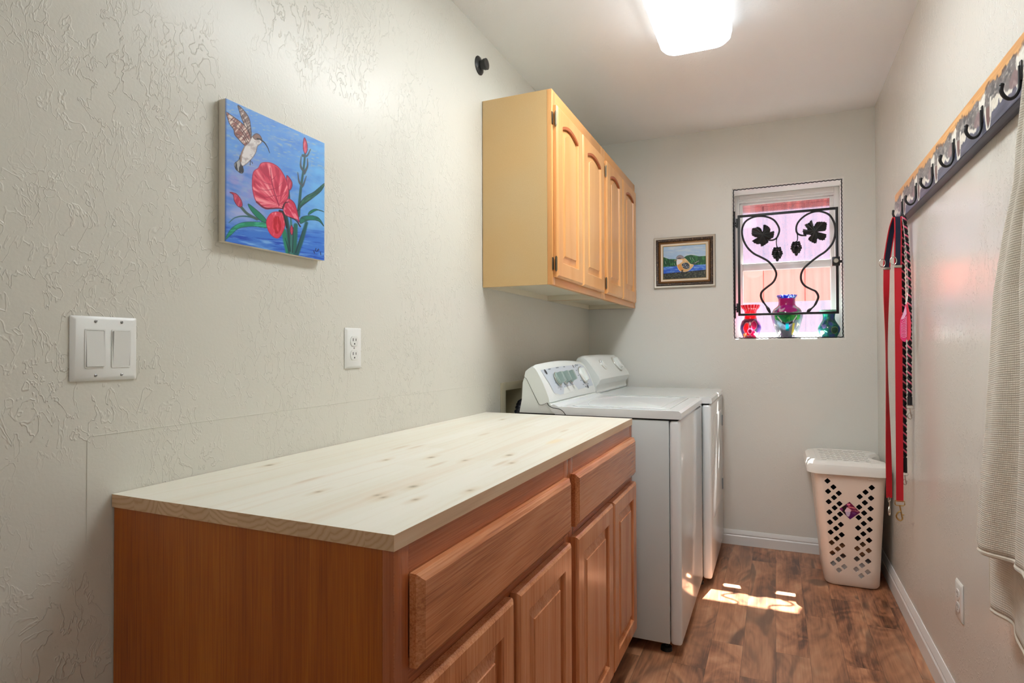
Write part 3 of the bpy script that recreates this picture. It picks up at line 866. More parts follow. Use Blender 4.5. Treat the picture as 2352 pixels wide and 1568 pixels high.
DY0, DY1, DXF = 2.990, 3.672, 0.815
dr = appliance('dryer', DY0, DY1, DXF, 'white clothes dryer between the washing machine and the end wall')
dp = [(0.135, 0.906), (0.250, 0.906), (0.256, 0.914), (0.252, 0.930), (0.254, 0.948), (0.270, 0.965), (0.276, 0.980), (0.268, 1.000), (0.222, 1.062), (0.200, 1.088), (0.184, 1.099), (0.165, 1.100), (0.146, 1.092), (0.138, 1.074)]
console(dr, DY0 + 0.002, DY1 - 0.002, dp, None, 0.004, 'control_console')
FA, FB = Vector((0.2760, 0, 0.988)), Vector((0.2000, 0, 1.088))
fu = (FB - FA).normalized(); fn = Vector((fu.z, 0, -fu.x)); FL = (FB - FA).length
def dface(y, s, d=0.0): 
    q = FA + fu * (s * FL) + fn * d
    return Vector((q.x, y, q.z + 0.004 * math.sin(PI * (y - DY0) / (DY1 - DY0)) * 0.6))
knob(3.20, 0.60, 0.030, 0.014, M_console, 'option_knob', False, dr, dface, 0.0002)
knob(3.50, 0.56, 0.046, 0.030, M_console, 'timer_dial', False, dr, dface, 0.0002)
b = MB(); b.tube([tuple(dface(3.315, 0.8, 0.0005)), tuple(dface(3.32, 0.45, 0.0005))], 0.0016)
b.build('slider', M_console, dr)
dashes([(3.20, 0.98, 0.02, 0.02), (3.28, 0.9, 0.012, 0.02), (3.42, 0.93, 0.02, 0.02), (3.22, 0.12, 0.022, 0.03), (3.58, 0.2, 0.016, 0.02)], dr, M_ink, 'printed_lettering', dface, 0.0006)
# dryer front door and its hinge marks
b = MB(); dl = rrect(DY0 + 0.09, DY1 - 0.09, 0.30, 0.80, 0.05)
b.loft([[(DXF + 0.0003, y, z) for y, z in dl], [(DXF + 0.0015, y, z) for y, z in dl], [(DXF + 0.0030, y + (3.331 - y) * 0.03, z + (0.55 - z) * 0.03) for y, z in dl]])
b.build('door', M_enamel, dr, 30)
b = MB(); b.box(DXF + 0.0003, DXF + 0.006, DY1 - 0.075, DY1 - 0.060, 0.70, 0.76, 0.001)
b.build('hinge_cover', M_ink, dr)
b = MB(); b.box(DXF + 0.0003, DXF + 0.006, DY1 - 0.075, DY1 - 0.060, 0.34, 0.40, 0.001)
b.build('hinge_cover', M_ink, dr)

# washer supply box in the wall and the ribbed hose in it
vb = thing('washer_supply_box', (0.0, 2.496, 0.80), 'recessed beige plumbing box in the wall behind the washing machine', 'plumbing box')
M_beige = plain('beige_plastic', (196, 190, 166), 0.5)
b = MB()
y0, y1, z0, z1 = BOXY[0] - 0.046, BOXY[1] + 0.046, BOXZ[0] - 0.03, BOXZ[1] + 0.035
for a in ((y0, BOXY[0], z0, z1), (BOXY[1], y1, z0, z1), (BOXY[0], BOXY[1], BOXZ[1], z1), (BOXY[0], BOXY[1], z0, BOXZ[0])): b.box(0.0005, 0.0065, *a, 0.0008)
b.build('trim_ring', M_beige, vb)
b = MB(); Y0, Y1, Z0, Z1 = *BOXY, *BOXZ
b.face([(-0.09, Y0, Z0), (-0.09, Y1, Z0), (-0.09, Y1, Z1), (-0.09, Y0, Z1)])
for p, q in (((Y0, Z0), (Y1, Z0)), ((Y1, Z0), (Y1, Z1)), ((Y1, Z1), (Y0, Z1)), ((Y0, Z1), (Y0, Z0))):
    b.face([(0.0004, *p), (0.0004, *q), (-0.09, *q), (-0.09, *p)])
b.build('recess', M_beige, vb)
b = MB(); hp = [(0.045, 2.395 + 0.135 * (1 - math.cos(PI * k / 60)) / 1.0 * 0.5 + 0.0, 0.80 + 0.105 * math.sin(PI * k / 60)) for k in range(61)]
hp = [(0.045, 2.42 + 0.16 * k / 60, 0.775 + 0.118 * math.sin(PI * k / 60)) for k in range(61)] + [(0.045, 2.58, 0.775 - 0.0045 * k) for k in range(1, 168)]
b.tube(hp, [0.020 if (k // 2) % 2 else 0.0155 for k in range(len(hp))], 12)
tag(b.build('drain_hose', M_hose), 'dark ribbed drain hose arching in front of the wall plumbing box', 'hose')
# ================================================================== hummingbird canvas
def hummingbird():
    y0, y1, z0, z1, xf = 0.919, 1.227, 1.368, 1.675, 0.021
    t = thing('canvas_picture', (0.0, (y0 + y1) / 2, z0), 'unframed blue canvas of a hummingbird and a red iris on the left wall', 'painting')
    b = MB(); b.box(0.0012, xf - 0.0004, y0, y1, z0, z1, 0.0015)
    b.build('canvas', M_canvas, t)
    nx = 330; U, V = grid_uv(nx, nx)
    X, Y = uv_to([(182, 122), (998, 482), (972, 1475), (150, 1325)], U, V)
    p = Paint(X, Y, (98, 156, 228))
    def smear(k, col, thr=0.5, a=0.8, sx=90, sy=60, rot=0.4, gain=2.6):
        c, s_ = math.cos(rot), math.sin(rot)
        n = fbm((X * c + Y * s_) / sx, (-X * s_ + Y * c) / sy, k, 4)
        return np.clip((n - thr) * gain, 0, 1) * a
    lft = np.clip(1 - np.hypot((X - 330) / 330, (Y - 900) / 380), 0, 1)
    p.blend(lft * 1.3 * (0.5 + smear(1, 0, 0.3)), (146, 152, 214))
    p.blend(smear(2, 0, 0.46, 0.75, 130, 40, 0.35), (74, 128, 214))
    p.blend(smear(3, 0, 0.54, 0.7, 60, 26, 0.25), (150, 178, 214))
    p.blend(np.clip((X - 700) / 250, 0, 1) * (0.35 + smear(4, 0, 0.4, 0.8)), (112, 182, 238))
    bot = np.clip((Y - 1150 - (X - 150) * 0.05) / 90, 0, 1)
    p.blend(bot * 0.9, (56, 118, 214))
    p.blend(bot * smear(5, 0, 0.48, 1.0, 150, 14, 0.12, 4), (26, 76, 190))
    p.blend(bot * smear(6, 0, 0.56, 1.0, 130, 16, 0.12, 4), (124, 178, 236))
    p.blend(np.clip(1 - np.hypot((X - 300) / 200, (Y - 1090) / 70), 0, 1) * 0.9, (176, 180, 224))
    p.blend(smear(7, 0, 0.60, 0.6, 40, 12, 0.2, 5) * (Y < 700), (178, 196, 200))
    G, DG, LG = (20, 122, 96), (24, 60, 64), (60, 170, 136)
    tex = lambda k, sx, sy, rot, thr=0.45, gain=3.0: np.clip((fbm((X * math.cos(rot) + Y * math.sin(rot)) / sx, (-X * math.sin(rot) + Y * math.cos(rot)) / sy, k, 3) - thr) * gain, 0, 1)
    # stems and leaves
    p.line([(835, 560), (818, 700), (792, 860), (775, 1000), (765, 1100)], (14, 26), (44, 92, 96))
    for q in ([(880, 535), (850, 590), (815, 590)], [(800, 600), (795, 680), (825, 730)], [(852, 615), (850, 680), (820, 740)], [(768, 735), (778, 810), (800, 840)], [(838, 765), (815, 830), (800, 850)]):
        p.line(q, (6, 24), (56, 98, 104)); p.line(q, (3, 7), (98, 74, 100))
    p.poly([(988, 822), (960, 885), (890, 945), (800, 1015), (758, 1062), (775, 1000), (830, 935), (900, 895)], (34, 88, 78), tex=((64, 130, 110), tex(11, 50, 14, -0.65)), edge=(22, 44, 56), ew=5)
    p.poly([(980, 1062), (920, 1050), (850, 1090), (860, 1062), (910, 1040)], G, edge=DG, ew=5)
    p.poly([(975, 1184), (930, 1140), (850, 1135), (780, 1165), (790, 1112), (870, 1096), (935, 1116)], (36, 120, 104), tex=((20, 70, 72), tex(12, 60, 14, 0.1)), edge=DG, ew=5)
    p.poly([(150, 1315), (205, 1220), (290, 1168), (400, 1158), (500, 1166), (500, 1206), (390, 1196), (270, 1214), (205, 1268)], (22, 140, 104), tex=((70, 186, 150), tex(13, 60, 12, -0.1)), edge=(18, 84, 84), ew=5)
    p.line([(188, 1168), (240, 1126), (320, 1112), (420, 1130), (480, 1150)], (5, 18), (38, 96, 98))
    p.poly([(350, 1008), (410, 1050), (470, 1105), (500, 1150), (470, 1158), (420, 1120), (370, 1060)], (18, 126, 96), edge=(16, 66, 76), ew=5)
    p.line([(290, 1035), (340, 1090), (420, 1135)], 22, (70, 96, 92))
    for q, w, c in (([(640, 1230), (660, 1330), (680, 1415)], (40, 56), (30, 130, 100)), ([(660, 1080), (680, 1240), (690, 1415)], (24, 40), (28, 84, 84)), ([(740, 1180), (730, 1300), (715, 1415)], (34, 46), (30, 106, 92)),
                    ([(830, 1160), (790, 1290), (740, 1418)], (26, 44), (28, 88, 92)), ([(700, 1110), (705, 1260), (700, 1415)], (14, 30), (60, 120, 116))):
        p.line(q, w, c)
    for q in ([(665, 1100), (690, 1400)], [(720, 1200), (708, 1410)], [(800, 1220), (735, 1410)], [(650, 1290), (680, 1400)]): p.line(q, (5, 9), (18, 56, 62), smooth=False)
    p.line([(690, 870), (692, 960)], (12, 16), (50, 80, 90), smooth=False)
    # buds
    for q in ([(832, 438), (852, 490), (852, 545), (836, 574), (820, 540), (820, 480)], [(676, 762), (714, 806), (718, 850), (698, 885), (678, 845)], [(200, 914), (252, 924), (292, 975), (300, 1026), (268, 1032), (236, 985), (228, 935)], [(705, 1180), (718, 1220), (706, 1262), (692, 1225)]):
        p.poly(q, (188, 52, 84), tex=((226, 110, 130), tex(15, 12, 40, 0.2)), edge=(96, 24, 56), ew=5)
    # big petal and falls
    ctr = (600, 1010); ang = np.arctan2(Y - ctr[1], X - ctr[0])
    rays = fbm(ang * 9, np.hypot(X - ctr[0], Y - ctr[1]) / 150, 17, 3)
    p.poly([(470, 662), (540, 658), (605, 692), (652, 760), (682, 845), (686, 920), (664, 990), (640, 1042), (580, 1036), (500, 1048), (440, 1012), (405, 958), (388, 850), (400, 742), (442, 704)], (222, 72, 100),
           tex=((248, 150, 160), np.clip((rays - 0.46) * 4, 0, 1)), edge=(176, 24, 66), ew=7)
    m = p.mask(cr([(475, 670), (540, 668), (600, 700), (645, 765), (674, 845), (676, 920), (655, 985), (632, 1030), (580, 1030), (500, 1040), (446, 1008), (412, 955), (396, 850), (408, 746), (446, 708)], 6, True))
    p.blend(m * np.clip((0.44 - rays) * 6, 0, 0.75), (178, 26, 64))
    p.line([(540, 700), (556, 850), (605, 1015)], (5, 9), (160, 26, 66))
    for q in ([(545, 780), (480, 740)], [(552, 840), (450, 800)], [(560, 880), (430, 880)], [(575, 930), (440, 950)], [(550, 800), (600, 740)], [(562, 880), (640, 820)], [(580, 940), (665, 900)]): p.line([q[0], ((q[0][0] + q[1][0]) / 2, (q[0][1] + q[1][1]) / 2 + 10), q[1]], (6, 2), (176, 34, 72))
    p.line([(420, 990), (490, 1040), (590, 1040), (630, 1040)], (14, 8), (112, 22, 52))
    p.poly([(500, 1142), (540, 1082), (600, 1070), (642, 1095), (650, 1180), (625, 1250), (588, 1292), (540, 1270), (506, 1212)], (222, 58, 86), tex=((250, 150, 160), tex(18, 20, 60, 0.1, 0.52, 4)), edge=(190, 30, 70), ew=6)
    p.poly([(560, 1120), (600, 1110), (622, 1170), (605, 1240), (570, 1250), (540, 1190)], (190, 18, 44), tex=((232, 70, 90), tex(19, 12, 70, 0.0, 0.5, 5)))
    p.poly([(640, 1032), (668, 972), (694, 960), (732, 992), (752, 1050), (770, 1150), (748, 1130), (690, 1112), (648, 1085)], (208, 48, 84), tex=((240, 130, 150), tex(20, 18, 60, -0.5, 0.5, 5)), edge=(140, 20, 60), ew=6)
    p.line([(636, 1040), (655, 995), (690, 985)], (14, 5), (60, 20, 40)); p.line([(690, 1112), (745, 1140), (778, 1190)], (6, 12), (50, 26, 44))
    p.line([(610, 1062), (640, 1080), (665, 1200)], (18, 14), (36, 34, 44))
    # bird
    fe = np.clip((fbm((X + Y) / 14, (X - Y) / 60, 23, 3) - 0.45) * 4, 0, 1)
    p.poly([(285, 180), (332, 222), (366, 270), (382, 322), (390, 420), (384, 455), (352, 390), (322, 312), (300, 245)], (120, 96, 94), tex=((220, 206, 196), fe), edge=(44, 36, 44), ew=6)
    p.poly([(188, 240), (232, 270), (292, 312), (345, 362), (378, 430), (386, 482), (366, 532), (328, 512), (288, 470), (254, 430), (244, 384), (214, 340), (196, 285)], (140, 88, 82), tex=((226, 206, 194), fe), edge=(48, 36, 42), ew=6)
    for q in ([(215, 290), (300, 360), (370, 470)], [(240, 350), (310, 400), (365, 500)], [(262, 420), (320, 450), (358, 515)], [(312, 250), (350, 330), (380, 430)]): p.line(q, (4, 6), (64, 44, 48))
    p.poly([(298, 600), (312, 690), (318, 735), (300, 752), (272, 735), (252, 712), (246, 672), (280, 640)], (176, 176, 178), tex=((50, 48, 54), np.clip((fbm(X / 10, Y / 60, 25, 2) - 0.45) * 6, 0, 1)), edge=(40, 40, 46), ew=5)
    p.poly([(396, 442), (430, 414), (462, 430), (478, 468), (466, 496), (438, 520), (424, 570), (392, 622), (346, 668), (312, 690), (296, 660), (300, 590), (332, 528), (370, 490)], (226, 222, 220), tex=((186, 176, 176), np.clip((fbm(X / 26, Y / 30, 26, 3) - 0.5) * 5, 0, 1)), edge=(104, 84, 84), ew=5)
    p.line([(335, 520), (305, 590), (298, 650)], (8, 14), (150, 124, 112))
    p.poly([(402, 440), (430, 416), (458, 426), (472, 456), (450, 462), (420, 464)], (140, 110, 104), edge=(70, 50, 54), ew=4)
    p.line([(440, 458), (470, 462)], (14, 10), (36, 30, 36), smooth=False)
    p.line([(468, 466), (498, 490), (522, 528), (538, 574)], (11, 4), (28, 28, 36))
    p.line([(378, 640), (374, 680)], 6, (40, 40, 60), smooth=False); p.line([(388, 650), (394, 668)], 5, (40, 40, 60), smooth=False)
    # signature scribble
    for q in ([(885, 1392), (892, 1414)], [(905, 1372), (900, 1392), (912, 1398)], [(925, 1376), (918, 1396)], [(930, 1384), (915, 1386)], [(940, 1404), (944, 1426)]): p.line(q, 6, (26, 40, 90), smooth=len(q) > 2)
    # dark painted edge at left
    p.blend(np.clip(1 - U / 0.016, 0, 1) * 0.85, (40, 66, 120))
    P3 = np.stack([np.full_like(U, xf), y0 + U * (y1 - y0), z1 - V * (z1 - z0)], -1)
    link('painted_front', sheet(P3, p.linear(), M_paint), t)['label'] = 'blue painted face with bird and iris'
hummingbird()

# ================================================================== framed bird picture
def bird_picture():
    x0, x1, z0, z1 = 0.420, 0.779, 1.506, 1.815
    t = thing('framed_picture', ((x0 + x1) / 2, D, z0), 'small framed painting of a plump tan bird by a lake, on the end wall', 'picture')
    def mould(name, i0, i1, d0, d1, mat, steps):
        """frame moulding between two insets, given (inset, height) steps"""
        b = MB(); L = []
        for i, h in steps: L.append([(x0 + i, D - h, z0 + i), (x1 - i, D - h, z0 + i), (x1 - i, D - h, z1 - i), (x0 + i, D - h, z1 - i)])
        b.loft(L + [L[0]], False, False)
        return b.build(name, mat, t, 25)
    M_silver = plain('silver_frame', (190, 184, 172), 0.4, 0.5)
    t2 = NT('carved_walnut').base(None, 0.4)
    v = t2.coords(); n = t2.noise(v, 150.0, 3.0)
    t2.set(t2.b, 'Base Color', t2.ramp(n, [(0.38, (40, 26, 18)), (0.58, (70, 48, 32)), (0.72, (150, 120, 80))])); t2.bump(n, 0.8, 0.003)
    M_walnut = t2.m
    M_gold = plain('bronze_bead', (132, 96, 58), 0.4, 0.5)
    M_linen = plain('linen_liner', (234, 220, 200), 0.85)
    mould('outer_frame', 0, 0.013, 0, 0, M_silver, [(0, 0.001), (0, 0.014), (0.004, 0.020), (0.013, 0.018), (0.013, 0.001)])
    mould('carved_frame', 0.013, 0.035, 0, 0, M_walnut, [(0.0132, 0.001), (0.0132, 0.020), (0.018, 0.026), (0.026, 0.024), (0.031, 0.018), (0.031, 0.001)])
    mould('inner_bead', 0.031, 0.041, 0, 0, M_gold, [(0.0312, 0.001), (0.0312, 0.020), (0.034, 0.021), (0.036, 0.017), (0.0395, 0.018), (0.041, 0.014), (0.041, 0.001)])
    mould('liner', 0.041, 0.056, 0, 0, M_linen, [(0.0412, 0.001), (0.0412, 0.013), (0.052, 0.010), (0.052, 0.001)])
    mould('gilt_edge', 0.052, 0.056, 0, 0, plain('gilt', (176, 150, 96), 0.35, 0.7), [(0.0522, 0.001), (0.0522, 0.011), (0.0545, 0.011), (0.0555, 0.008), (0.0555, 0.001)])
    nx, ny = 200, 160; U, V = grid_uv(nx, ny)
    X, Y = uv_to([(340, 470), (1285, 405), (1300, 1130), (345, 1165)], U, V)
    p = Paint(X, Y, (172, 202, 232))
    n = lambda k, sx, sy: fbm(X / sx, Y / sy, k, 3)
    p.blend(np.clip((n(1, 180, 30) - 0.5) * 3, 0, 0.7), (206, 220, 234)); p.blend(np.clip((n(2, 200, 40) - 0.56) * 3, 0, 0.6), (150, 186, 228))
    g = ((60, 130, 70), np.clip((n(3, 22, 60) - 0.52) * 5, 0, 1))
    p.poly([(330, 680), (400, 705), (470, 728), (560, 728), (660, 735), (660, 900), (330, 900)], (18, 74, 48), False, tex=g)
    p.poly([(800, 690), (860, 655), (950, 638), (1040, 650), (1120, 668), (1200, 668), (1310, 662), (1310, 850), (1000, 885), (780, 885)], (22, 84, 50), False, tex=g)
    for q in ([(980, 700), (1020, 760)], [(930, 690), (950, 740)], [(580, 820), (612, 880)], [(380, 780), (400, 830)]): p.line(q, 8, (190, 214, 190), smooth=False, a=0.8)
    p.poly([(330, 893), (650, 880), (1310, 842), (1310, 968), (330, 1048)], (44, 98, 212), False, tex=((120, 170, 236), np.clip((n(5, 90, 12) - 0.52) * 5, 0, 1)))
    p.poly([(330, 1045), (1310, 962), (1310, 1180), (330, 1180)], (44, 50, 48), False, tex=((96, 104, 84), np.clip((n(6, 24, 18) - 0.55) * 6, 0, 1)))
    p.line([(330, 1048), (1310, 964)], 12, (20, 24, 50), smooth=False)
    rs = random.Random(3)
    for k in range(60):
        x = rs.uniform(420, 1270); y = rs.uniform(1020, 1150) - (x - 340) * 0.03
        p.line([(x, y), (x + rs.uniform(-10, 10), y - rs.uniform(8, 26))], 5, rs.choice([(190, 180, 150), (120, 130, 100), (90, 100, 80)]), smooth=False, a=0.8)
    # bird
    p.line([(980, 850), (1060, 810), (1130, 755)], (46, 14), (60, 72, 70)); p.line([(1040, 815), (1132, 770)], 6, (220, 220, 220), smooth=False)
    p.poly([(690, 700), (770, 690), (860, 745), (940, 830), (1010, 850), (1000, 890), (930, 960), (860, 995), (760, 1000), (700, 975), (650, 890), (636, 800), (650, 740)], (222, 182, 124), tex=((240, 206, 160), np.clip((n(8, 50, 50) - 0.5) * 4, 0, 1)), edge=(236, 220, 190), ew=8)
    p.poly([(655, 860), (740, 850), (790, 960), (740, 980), (690, 950)], (226, 158, 82))
    p.poly([(640, 740), (720, 745), (770, 770), (700, 830), (645, 850), (634, 800)], (232, 232, 236))
    p.poly([(625, 712), (660, 660), (720, 645), (780, 672), (800, 715), (720, 720), (660, 724)], (150, 142, 152), edge=(110, 104, 116), ew=6)
    p.poly([(640, 718), (700, 700), (740, 716), (690, 728)], (70, 66, 78))
    p.poly([(575, 770), (610, 740), (640, 752), (632, 770)], (130, 118, 90))
    p.poly([(745, 850), (800, 806), (880, 808), (925, 860), (920, 930), (850, 950), (780, 920)], (60, 66, 76), tex=((180, 186, 190), np.clip((n(9, 16, 16) - 0.56) * 8, 0, 1)), edge=(232, 206, 150), ew=8)
    for x in (750, 772): p.line([(x, 968), (x, 1000)], 16, (24, 22, 20), smooth=False)
    i = 0.0548
    P3 = np.stack([x0 + i + U * (x1 - x0 - 2 * i), np.full_like(U, D - 0.006), z1 - i - V * (z1 - z0 - 2 * i)], -1)
    link('painted_panel', sheet(P3, p.linear(), M_paint), t)['label'] = 'painted bird, lake and green hills'
bird_picture()

# ================================================================== iron grille in the window
GY = D - 0.006
def grille():
    t = thing('window_grille', (1.16, D, 1.327), 'black wrought-iron hinged grille with vine scrolls across the window', 'grille')
    x0, x1, z0, z1 = 0.902, 1.419, 1.327, 1.913
    b = MB(); ring(b, x0, x1, z0, z1, 0.0132, GY - 0.006, GY + 0.006, 0.001)
    b.build('grille_frame', M_black, t)
    LV = [(1.073, 1.339), (1.061, 1.366), (1.046, 1.39), (1.031, 1.414), (1.024, 1.441), (1.031, 1.464), (1.056, 1.487), (1.087, 1.512), (1.102, 1.538), (1.106, 1.567), (1.091, 1.602), (1.063, 1.637), (1.026, 1.662), (0.989, 1.685), (0.958, 1.718), (0.936, 1.76), (0.926, 1.808), (0.931, 1.849), (0.95, 1.878), (0.985, 1.895), (1.022, 1.898), (1.059, 1.891), (1.093, 1.872), (1.114, 1.843), (1.124, 1.812), (1.119, 1.786), (1.107, 1.764), (1.086, 1.755), (1.055, 1.759)]
    RV = [(1.262, 1.339), (1.276, 1.353), (1.297, 1.372), (1.312, 1.401), (1.318, 1.426), (1.306, 1.453), (1.283, 1.467), (1.251, 1.488), (1.234, 1.518), (1.234, 1.554), (1.249, 1.586), (1.281, 1.617), (1.319, 1.647), (1.36, 1.676), (1.392, 1.719), (1.404, 1.77), (1.401, 1.821), (1.379, 1.869), (1.347, 1.891), (1.316, 1.898), (1.281, 1.892), (1.248, 1.874), (1.222, 1.847), (1.211, 1.818), (1.214, 1.788), (1.233, 1.772), (1.262, 1.768)]
    LF = [(1.049, 1.758), (1.015, 1.772), (0.981, 1.79), (0.978, 1.812), (0.981, 1.831), (0.998, 1.833), (1.012, 1.838), (1.028, 1.827), (1.036, 1.808), (1.041, 1.83), (1.041, 1.846), (1.053, 1.846), (1.065, 1.837), (1.077, 1.82), (1.076, 1.800), (1.086, 1.804), (1.097, 1.805), (1.096, 1.786), (1.090, 1.768), (1.067, 1.757), (1.066, 1.744), (1.05, 1.732), (1.028, 1.723), (1.024, 1.737), (1.006, 1.738), (0.98, 1.757), (0.998, 1.764), (1.021, 1.763)]
    RF = [(1.286, 1.766), (1.268, 1.772), (1.247, 1.777), (1.245, 1.805), (1.258, 1.797), (1.267, 1.803), (1.254, 1.828), (1.272, 1.836), (1.289, 1.852), (1.297, 1.816), (1.315, 1.839), (1.338, 1.838), (1.362, 1.831), (1.362, 1.808), (1.355, 1.787), (1.322, 1.784), (1.324, 1.772), (1.345, 1.772), (1.361, 1.765), (1.352, 1.738), (1.330, 1.737), (1.316, 1.745), (1.311, 1.722), (1.29, 1.727), (1.272, 1.743), (1.274, 1.756)]
    for vine, leaf, stem, gc in ((LV, LF, [(1.114, 1.775), (1.109, 1.755), (1.108, 1.735), (1.112, 1.712)], (1.112, 1.677)), (RV, RF, [(1.213, 1.790), (1.217, 1.770), (1.217, 1.752), (1.213, 1.735)], (1.210, 1.702))):
        pts = cr([(x, GY - 0.001, z) for x, z in vine], 6)
        n = len(pts); rr = []
        for k in range(n):
            f = k / n
            r = 0.0064 - 0.0016 * f
            if 0.055 < f < 0.085: r = 0.0045
            elif f < 0.055: r = 0.0045 + 0.0045 * math.sin(PI * f / 0.055)
            rr.append(r)
        b = MB(); b.tube(pts, rr, 10)
        v = b.build('vine_scroll', M_black, t)
        b = MB(); b.tube(cr([(x, GY - 0.001, z) for x, z in stem], 5), 0.0028, 6)
        b.build('grape_stem', M_black, t)
        # leaf: serrated blade, dished
        q = np.array(cr([(x, z) for x, z in leaf], 6, True)); c = q.mean(0)
        q2 = []
        for k, pt in enumerate(q):
            d = pt - c
            q2.append(c + d * (1.0 + (0.035 if k % 3 == 0 else -0.02)))
        def dish(pt, f): return GY - 0.012 + 0.010 * f * f - 0.004 * math.sin(9 * math.atan2(pt[1] - c[1], pt[0] - c[0])) * f
        b = MB(); L = []
        for f in (0.03, 0.35, 0.7, 1.0): L.append([(c[0] + (pt[0] - c[0]) * f, dish(pt, f), c[1] + (pt[1] - c[1]) * f) for pt in q2])
        for f in (1.0, 0.7, 0.35, 0.03): L.append([(c[0] + (pt[0] - c[0]) * f, dish(pt, f) + 0.0022, c[1] + (pt[1] - c[1]) * f) for pt in q2])
        b.loft(L)
        b.build('vine_leaf', M_black, t, 50)
        b = MB(); rs = random.Random(2)
        for row, (zz, cnt) in enumerate(((0.030, 4), (0.020, 5), (0.009, 6), (-0.002, 6), (-0.013, 5), (-0.023, 4), (-0.032, 2), (-0.038, 1))):
            if cnt > 3: b.ball((gc[0], GY - 0.001, gc[1] + zz), 0.0085, 2)
            for k in range(cnt):
                a = 2 * PI * k / cnt + row * 0.7; rad = 0.0045 * (cnt - 1)
                b.ball((gc[0] + rad * math.cos(a), GY - 0.001 + rad * 0.75 * math.sin(a), gc[1] + zz), 0.0075, 2)
        b.build('grape_cluster', M_black, t)
    # hinge bar on the jamb, hinges, lock
    b = MB(); b.box(0.8772, 0.8872, D + 0.0195, D + 0.045, 1.315, 1.945, 0.001)
    b.build('jamb_bar', M_black, t)
    for zc in (1.868, 1.374):
        b = MB(); b.box(0.8925, 0.9015, GY - 0.008, GY + 0.006, zc - 0.026, zc + 0.026, 0.001)
        b.tube([(0.8890, D + 0.026, zc - 0.008), (0.8955, D - 0.002, zc - 0.008)], 0.0042).tube([(0.8890, D + 0.026, zc + 0.006), (0.8955, D - 0.002, zc + 0.006)], 0.0042)
        b.build('hinge', M_black, t)
    b = MB(); b.box(1.388, 1.4245, GY - 0.020, GY + 0.012, 1.590, 1.638, 0.0015)
    b.box(1.4246, 1.437, GY - 0.002, GY + 0.014, 1.607, 1.620, 0.001)
    lk = b.build('lock_box', M_black, t)
    b = MB(); b.lathe([(0.0, -0.0035), (0.010, -0.0035), (0.0125, -0.001), (0.0125, 0.0)], (1.405, GY - 0.0201, 1.616), 20, 'y', cap1=True)
    b.build('lock_cylinder', M_steel, lk)['label'] = 'round metal key cylinder'
grille()
# scalloped black cord round the opening
b = MB(); cp = []
yy = D + 0.0128
e = 0.0035
cc = [(WX[0] + e, WZ[0] + e), (WX[0] + e, WZ[1] - e), (WX[1] - e, WZ[1] - e), (WX[1] - e, WZ[0] + e)]
for (xa, za), (xb, zb) in zip(cc, cc[1:] + cc[:1]):
    n = int(math.hypot(xb - xa, zb - za) / 0.004)
    for k in range(n):
        f = k / n; s = len(cp) * 0.004
        wob = 0.0020 * math.sin(2 * PI * s / 0.022)
        x, z = xa + (xb - xa) * f, za + (zb - za) * f
        if xa == xb: cp.append((x + (wob if xa < 1.1 else -wob) * 0.5, yy + wob, z))
        else: cp.append((x, yy + wob, z + (wob * 0.5 if za < 1.5 else -wob * 0.5)))
b.tube(cp, 0.0026, 6, closed=True)
tag(b.build('scalloped_cord', M_blackcord), 'thin wavy black cord edging the inside of the window opening', 'cord')

# ================================================================== painted vases on the sill
def vase(name, cx, cy, prof, painter, label, ripple=None, n=180):
    z0 = WZ[0] + 0.0012
    pr = cr(prof, 16); m = len(pr)
    R = np.array([max(r, 0.0005) for r, h in pr]); Hh = np.array([h for r, h in pr])
    A = np.linspace(0, 2 * PI, n, endpoint=False)
    AA, RR = np.meshgrid(A, R); _, HH = np.meshgrid(A, Hh)
    if ripple is not None: RR = RR * ripple(AA, HH / Hh.max())
    # angle 0 faces the room (-y)
    P3 = np.stack([cx + RR * np.sin(AA), cy - RR * np.cos(AA), z0 + HH], -1)
    ad = (np.degrees(AA) + 180) % 360 - 180
    p = Paint(ad, HH / Hh.max() * 100, (255, 255, 255))
    painter(p, ad, HH / Hh.max() * 100)
    return tag(link(name, sheet(P3, p.linear(), M_glasspaint, wrap=True), None, 180), label, 'vase', 'painted glass vases on the window sill')
def closed_prof(outer, th):
    """outer (r,h) upward, then back down inside"""
    inner = [(max(r - th, 0.001), h) for r, h in outer[::-1]]
    inner[-1] = (inner[-1][0], th)
    return [(0.0005, 0.0)] + outer + inner + [(0.0005, th)]
